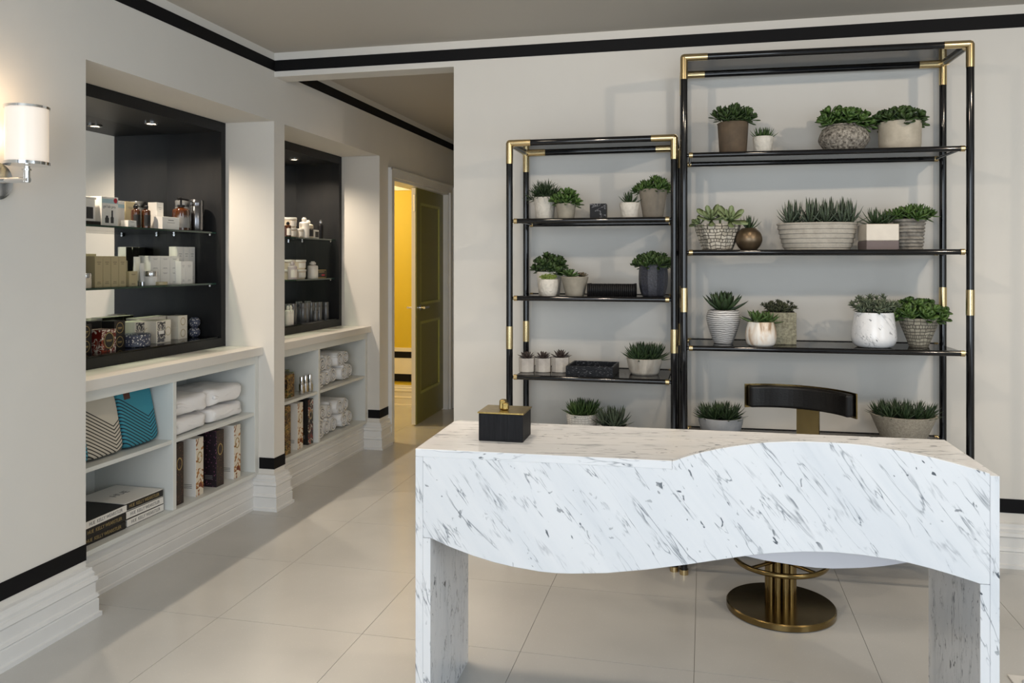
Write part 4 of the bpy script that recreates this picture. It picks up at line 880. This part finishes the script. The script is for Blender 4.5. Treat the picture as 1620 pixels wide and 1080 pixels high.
# nearer niche, bottom glass shelf
def oval_label(r, x, y, z, ry, rz_, lettering=None):
    b = MB(); b.lathe([(1., 0), (1., .0006)], 28); o = b.build('oval_label', 'blackcard', r, loc=(x, y, z), rot=(0, PI / 2, 0)); o.scale = (rz_, ry, 1)
    b = MB(); b.lathe([(.93, .0006), (.93, .0012), (.83, .0012), (.83, .0006), (.93, .0006)], 28, close=False); o2 = b.build('gold_rim', 'goldink', r, loc=(x, y, z), rot=(0, PI / 2, 0)); o2.scale = (rz_, ry, 1)
    b = MB(); b.box(0, .0011, -ry * .55, ry * .55, -.0012 + 0, .0022); b.box(0, .0011, -ry * .45, ry * .45, -.006, -.004); b.build('printed_lines', 'goldink', r, loc=(x, y, z))
for k, (x, y) in enumerate(((-2.69, 3.105), (-2.70, 3.335))):
    for j in range(2):
        r = carton('candle_box', 'black candle box with gold oval label, %s %s' % (('lower', 'upper')[j], ('at the left end', 'right of the red one')[k]), x, y, S3 + .0665 * j, .074, .07, .0662, 'blackcard', 'black candle boxes', lines=False); oval_label(r, .035, 0, .033, .026, .028)
r = carton('ornate_box', 'dark red ornate candle box with black oval label', -2.66, 3.215, S3, .090, .085, .102, 'ornate_red', lines=False); oval_label(r, .0425, 0, .052, .034, .040)
for k in range(2): carton('candle_box', 'plain black candle box at the back, %s of two' % ('left', 'right')[k], -2.80, 3.20 + .09 * k, S3, .085, .08, .131, 'blackcard', lines=False)
t = thing('patterned_tin', 'round tin with blue and silver lattice pattern', 'tin', (-2.70, 3.445, S3)); MB().lathe([(.062, 0), (.068, .004), (.069, .042), (.066, .046)], 32).build('tin_body', 'lattice', t, angle=40); MB().lathe([(.070, .044), (.070, .058), (.062, .063)], 32).build('lid', 'lattice', t, angle=40)
for k, (x, y) in enumerate(((-2.745, 3.555), (-2.69, 3.645))):
    r = carton('diffuser_box', 'white ornate box with dark bottle picture, %s of two' % ('left', 'right')[k], x, y, S3, .115, .09, .113, 'paper_warm', lines=False)
    MB().box(.045, .0454, -.050, .012, .004, .108).build('picture', 'ornate_white', r); MB().box(.0454, .0457, -.040, .002, .045, .062).build('picture_label', 'paper', r)
    b = MB(); b.lathe([(.020, 0), (.022, 0), (.022, .0006), (.020, .0006), (.020, 0)], 24, close=False); b.build('round_seal', 'goldink', r, loc=(.0452, .034, .056), rot=(0, PI / 2, 0))
for j in range(2):
    r = carton('soap_box', 'white carton with round gold seal, %s of the stack at the right' % ('lower', 'upper')[j], -2.72, 3.845, S3 + .0625 * j, .075, .07, .0622, 'paper_warm', lines=False)
    b = MB(); b.lathe([(.018, 0), (.021, 0), (.021, .0006), (.018, .0006), (.018, 0)], 24, close=False); b.build('round_seal', 'goldink', r, loc=(.0352, 0, .031), rot=(0, PI / 2, 0))
for k in range(3): carton('soap_box', 'plain white carton at the back, %s of the row' % ('left', 'middle', 'right')[k], -2.80, 3.63 + .08 * k, S3, .078, .07, .124, 'paper_warm', 'white cartons at the back', lines=False)
for j in range(2):
    t = thing('round_tin', 'small ball-shaped lattice tin, %s of two stacked' % ('lower', 'upper')[j], 'tin', (-2.72, 3.945, S3 + .0545 * j)); MB().lathe(smoothpts([(.014, 0), (.026, .010), (.031, .027), (.026, .044), (.014, .054)], 12), 24).build('tin_body', 'lattice', t, angle=60)
# farther niche
tub('hair_tub', 'cream tub with white lid, upper of the stack at the left', -2.74, 5.03, S1 + .0665, .052, .068); tub('hair_tub', 'cream tub with white lid, lower of the stack at the left', -2.74, 5.03, S1, .052, .066); tub('hair_tub', 'cream tub with white lid beside the spray bottle', -2.70, 5.085, S1, .036, .062)
bottle('orange_bottle', 'orange bottle with white label behind the pillar edge', -2.67, 4.885, S1, .022, .10, 'amber', lab='paper')
bottle('spray_bottle', 'white spray bottle between the tubs and the cream bottle', -2.68, 5.13, S1, .034, .142, 'whiteplastic', cap='whiteplastic', lab='paper')
bottle('cream_bottle', 'cream bottle with dark square label and pale cap', -2.70, 5.225, S1, .036, .128, 'cream_plastic', cap='whiteplastic', capr=.45, lab='ink')
r = carton('small_box', 'small white carton with dark square print, farther niche', -2.68, 5.305, S1, .09, .05, .062, 'paper', lines=False); MB().box(.025, .0254, -.012, .040, .010, .050).build('printed_square', 'ink', r)
bottle('dark_bottle', 'slim dark bottle at the right of the farther top shelf', -2.69, 5.395, S1, .020, .138, 'blackplastic', cap='steel')
for j in range(2): tub('hair_tub', 'cream tub with white lid, %s of the middle shelf stack' % ('lower', 'upper')[j], -2.73, 5.125, S2 + .0655 * j, .060, .065); tub('hair_tub', 'cream tub, %s of the stack half hidden by the pillar' % ('lower', 'upper')[j], -2.73, 4.985, S2 + .0655 * j, .055, .065)
bottle('lilac_bottle', 'lilac bottle in front of the middle shelf tubs', -2.67, 4.945, S2, .030, .118, 'lilac', cap='lilac', lab='paper')
bottle('white_bottle', 'white bottle beside the black and yellow box', -2.68, 5.255, S2, .036, .120, 'whiteplastic', cap='whiteplastic', capr=.62, lab='paper')
r = carton('yellow_edged_box', 'black box with yellow edges and red print', -2.665, 5.36, S2, .15, .05, .060, 'goldink', lines=False); MB().box(.025, .0256, -.068, .070, .007, .054).build('black_panel', 'blackcard', r); MB().box(.0256, .0260, .000, .050, .016, .028).build('red_print', 'red', r); MB().box(.0256, .0260, -.045, .045, .042, .047).build('printed_lines', 'goldink', r)
for k, y in enumerate((4.865, 4.905)): bottle('white_bottle', 'small white bottle, %s of two by the pillar' % ('left', 'right')[k], -2.66, y, S3, .019, .125, 'whiteplastic', cap='whiteplastic', lab='paper')
for k, (x, y, h_, r_) in enumerate(((-2.73, 5.005, .130, .022), (-2.73, 5.065, .130, .025), (-2.72, 5.185, .128, .026), (-2.77, 5.225, .135, .024), (-2.72, 5.245, .126, .021), (-2.72, 5.312, .126, .023), (-2.77, 5.355, .132, .024), (-2.72, 5.378, .122, .023), (-2.72, 5.435, .122, .023), (-2.69, 5.480, .120, .022))):
    cylinder('grey_bottle', 'smoky grey cylinder bottle, %s from the left on the bottom glass shelf' % ('first', 'second', 'third', 'fourth', 'fifth', 'sixth', 'seventh', 'eighth', 'ninth', 'tenth')[k], x, y, S3, r_, h_, 'greytube', 'smoky grey bottles')
for k, y in enumerate((5.262, 5.322)): cylinder('grey_bottle', 'short grey bottle in front of the tall ones, %s of two' % ('left', 'right')[k], -2.665, y, S3, .017, .070, 'greytube', 'short grey bottles')

# ---------------------------------------------------------------- contents of the cupboards
ZS1, ZS2 = .5362, .2092
def cushion(label, x, y, z, w, h, mat, lean, rz=0., tab=False):
    r = thing('cushion', label, 'cushion', (x, y, z + .006), rz)
    b = MB(); b.superell(.030, w / 2, h / 2, .26, 32, 18, (0, 0, h / 2)); o = b.build('cover', mat, r, smooth=True, rot=(0, lean, 0))
    if tab: MB().box(.022, .030, -w * .36, -w * .18, h * .80, h * .99).build('leather_tab', 'brownleather', r, rot=(0, lean, 0))
cushion('teal cushion with dark chevron stripes and brown leather tab', -2.475, 3.180, ZS1, .235, .262, 'fab_teal', -.20, .05, True)
cushion('cream cushion with black chevron stripes', -2.47, 2.945, ZS1, .215, .258, 'fab_cream', -.20, .02)
cushion('teal cushion mostly hidden at the left end of the cupboard shelf', -2.46, 2.768, ZS1, .13, .255, 'fab_teal', -.20)
def book(label, x, y, z, w, d, h, cover, spine, ink, rz=0., cat='book', title=None):
    r = thing('book', label, cat, (x - d / 2, y, z), rz, 'stacked art books')
    MB().box(-d / 2, d / 2, -w / 2, w / 2, 0, .003).build('cover', cover, r, bevel=.0006); MB().box(-d / 2, d / 2, -w / 2, w / 2, h - .003, h).build('cover', cover, r, bevel=.0006)
    MB().box(-d / 2 + .004, d / 2 - .002, -w / 2 + .004, w / 2 - .004, .003, h - .003).build('pages', 'paper', r)
    MB().box(d / 2 - .002, d / 2 + .001, -w / 2, w / 2, .0026, h - .0026).build('spine', spine, r)
    text('lettering', 'HUE  KELLY WEARSTLER', .0205, ink, r, (d / 2 + .0014, 0, h / 2), FX, sx=w * .92 / .262)
    if title: text('lettering', 'HUE', .05, 'greyink', r, (0, 0, h + .0003), (0, 0, PI / 2))
    return r
cols = (('blackcard', 'blackcard', 'goldink'), ('blackcard', 'blackcard', 'goldink'), ('blackcard', 'paper', 'greyink'))
for j, (c_, s_, i_) in enumerate(cols): book('%s in the left stack' % ('black-spined book at the bottom', 'black-spined book in the middle', 'white-spined black book on top')[j], -2.435, 2.915 + .004 * j, ZS2 + .0338 * j, .255, .24, .0336, c_, s_, i_, .02 * (j - 1))
cols = (('blackcard', 'paper', 'greyink'), ('blackcard', 'paper', 'greyink'), ('paper', 'blackcard', 'goldink'))
for j, (c_, s_, i_) in enumerate(cols): book('%s in the right stack' % ('white-spined black book at the bottom', 'white-spined black book in the middle', 'black-spined white book on top')[j], -2.435, 3.175 - .003 * j, ZS2 + .0350 * j, .245, .26, .0348, c_, s_, i_, -.015 * j, title=(j == 2))
def robe(label, x, y, z, w, d, h, seed):
    r = thing('folded_robe', label, 'robe', (x, y, z), .0, 'folded white robes')
    b = MB(); b.superell(d / 2, w / 2, h / 2, .38, 44, 20, (0, 0, h / 2), .07, seed); b.build('folded_cloth', 'robe', r, smooth=True)
    b = MB(); pts = [(d / 2 * .93 + .004, -w * .38 + w * .72 * i / 14, h * (.52 + .10 * math.sin(i * .5 + seed))) for i in range(15)]; b.sweep(pts, .006, 8, ry=.010); b.build('fold', 'robe', r, smooth=True)
for k, (y, w_) in enumerate(((3.495, .292), (3.820, .325))):
    for j, h_ in enumerate((.082, .092)): robe('folded white robe, %s of the %s stack' % (('lower', 'upper')[j], ('left', 'right')[k]), -2.565 - .01 * k, y - .004 * j, ZS1 + .088 * j, w_, .29, h_ - .006, k * 2 + j)
def gift(label, y, z, w, d, h, body, front, x=-2.425, rz=0., oval=True):
    r = thing('gift_box', label, 'box', (x - d / 2, y, z), rz)
    MB().box(-d / 2, d / 2, -w / 2, w / 2, 0, h).build('carton', body, r, bevel=.0008); MB().box(d / 2, d / 2 + .0006, -w / 2 + .001, w / 2 - .001, .001, h - .001).build('printed_front', front, r)
    if oval:
        b = MB(); b.lathe([(.80, 0), (1., 0), (1., .0008), (.80, .0008), (.80, 0)], 26, close=False); o = b.build('oval_label', 'goldink', r, loc=(d / 2 + .0007, 0, h * .66), rot=(0, PI / 2, 0)); o.scale = (w * .46, w * .32, 1)
    b = MB()
    for q in range(3): b.box(-d * .1, d * .3, -w / 2 - .0003, -w / 2, h * .14 + q * .008, h * .14 + q * .008 + .003)
    b.build('printed_lines', 'greyink', r)
gift('tall dark brown dotted gift box against the divider', 3.400, ZS2, .066, .09, .292, 'dots_brown', 'dots_brown')
gift('tall white gift box with floral front, between the dark ones', 3.560, ZS2, .062, .11, .284, 'paper', 'floral_white')
gift('tall plum gift box with pink dots', 3.735, ZS2, .066, .11, .286, 'dots_purple', 'dots_brown')
gift('tall white gift box with floral front, at the right end of the nearer cupboard', 3.893, ZS2, .062, .11, .284, 'paper', 'floral_white')
gift('tall olive-brown gift box half hidden by the pillar', 4.440, ZS2, .060, .09, .290, 'floral_brown', 'floral_brown', oval=False)
gift('tall white gift box with floral front, farther cupboard', 4.590, ZS2, .068, .11, .284, 'paper', 'floral_white')
gift('tall black gift box with red floral front, farther cupboard', 4.725, ZS2, .068, .11, .284, 'blackcard', 'floral_black')
for k, (y, x, w_, h_, m_, lb) in enumerate(((4.520, -2.45, .085, .140, 'floral_brown', 'amber-brown floral carton beside the pillar'), (4.615, -2.50, .075, .136, 'floral_green', 'green floral carton behind the silver spray bottles'), (4.700, -2.58, .080, .138, 'floral_green', 'dark green floral carton at the back of the upper shelf'))):
    carton('floral_box', lb, x, y, ZS1, w_, .08, h_, m_, lines=False)
for k, (x, y) in enumerate(((-2.44, 4.635), (-2.44, 4.686), (-2.44, 4.745))):
    t = thing('spray_vial', 'slim silver spray vial, %s of three' % ('left', 'middle', 'right')[k], 'bottle', (x, y, ZS1), 0., 'silver spray vials')
    MB().lathe([(.016, 0), (.017, .003), (.017, .064), (.011, .070)], 20).build('vial_body', 'steel', t, angle=40); MB().lathe([(.0115, .070), (.0115, .108), (.010, .112)], 18).build('cap', 'chrome', t, angle=40); MB().box(.0165, .0172, -.006, .006, .012, .050).build('label', 'goldink', t)
# rolled towels, ends towards the room
def towel_mesh(seed):
    rr = random.Random(seed); b = MB(); turns = 2.1; n = 64; tk = .0102; Lx = .30; vs = []; fs = []
    r0, r1 = .010, .0475; ex = 1 + rr.uniform(-.03, .03); ph = rr.uniform(0, 6.28)
    prof = []
    for i in range(n + 1):
        f = i / n; a_ = ph + f * turns * 2 * PI; r_ = r0 + (r1 - r0) * f + .0016 * math.sin(9 * f * turns + seed)
        d = Vector((math.cos(a_) * ex, math.sin(a_) / ex)); prof.append((d * (r_ - tk), d * (r_ + tk * .72)))
    xs = [(-Lx, 0), (-.010, 0), (0., .55)]
    for x, sh in xs:
        for a_, c_ in prof:
            m_ = (a_ + c_) / 2; q0 = a_.lerp(m_, sh); q1 = c_.lerp(m_, sh); vs += [(x, q0.x, q0.y), (x, q1.x, q1.y)]
    s_ = 2 * (n + 1)
    for k in range(2):
        for i in range(n):
            o_ = k * s_ + 2 * i; fs += [(o_, o_ + 2, o_ + s_ + 2, o_ + s_), (o_ + 1, o_ + s_ + 1, o_ + s_ + 3, o_ + 3)]
        fs += [(k * s_, k * s_ + s_, k * s_ + s_ + 1, k * s_ + 1), (k * s_ + 2 * n, k * s_ + 2 * n + 1, k * s_ + s_ + 2 * n + 1, k * s_ + s_ + 2 * n)]
    o_ = 2 * s_
    for i in range(n): fs.append((o_ + 2 * i, o_ + 2 * i + 1, o_ + 2 * i + 3, o_ + 2 * i + 2))
    b.add(vs, fs); return b.mesh('rolled_towel', 'towel', True)
TM = [towel_mesh(k) for k in range(4)]
NM = ('first', 'second', 'third', 'fourth', 'fifth')
for zz, nm in ((ZS1, 'upper'), (ZS2, 'lower')):
    for row in range(2):
        nn = 5 if row == 0 else 4
        for k in range(nn):
            y = 4.865 + .1175 * k + (.052 if row else 0); z = zz + .0560 + row * .101; rz = (-.02, .03, 0., -.03, .02)[k]
            o = bpy.data.objects.new('rolled_towel', TM[(k + row * 2 + (nm == 'lower')) % 4]); COL.objects.link(o); o.location = (-2.425 - .012 * ((k * 7 + row) % 3), y, z); o.rotation_euler = (k * 1.3 + row, 0, rz); o.scale = (1, 1.02, 1.02)
            tag(o, 'rolled white towel, %s from the left in the %s row of the %s shelf' % (NM[k], ('bottom', 'top')[row], nm), 'towel', 'rolled white towels')
# floor outlet plate near the right leg of the desk
fo = thing('floor_outlet', 'small white floor outlet cover at the right edge', 'outlet', (1.02, 2.93, 0)); MB().box(-.05, .05, -.05, .05, 0, .006).build('cover_plate', 'whiteplastic', fo, bevel=.002); MB().lathe([(.022, .006), (.022, .008)], 20).build('cap', 'steel', fo)
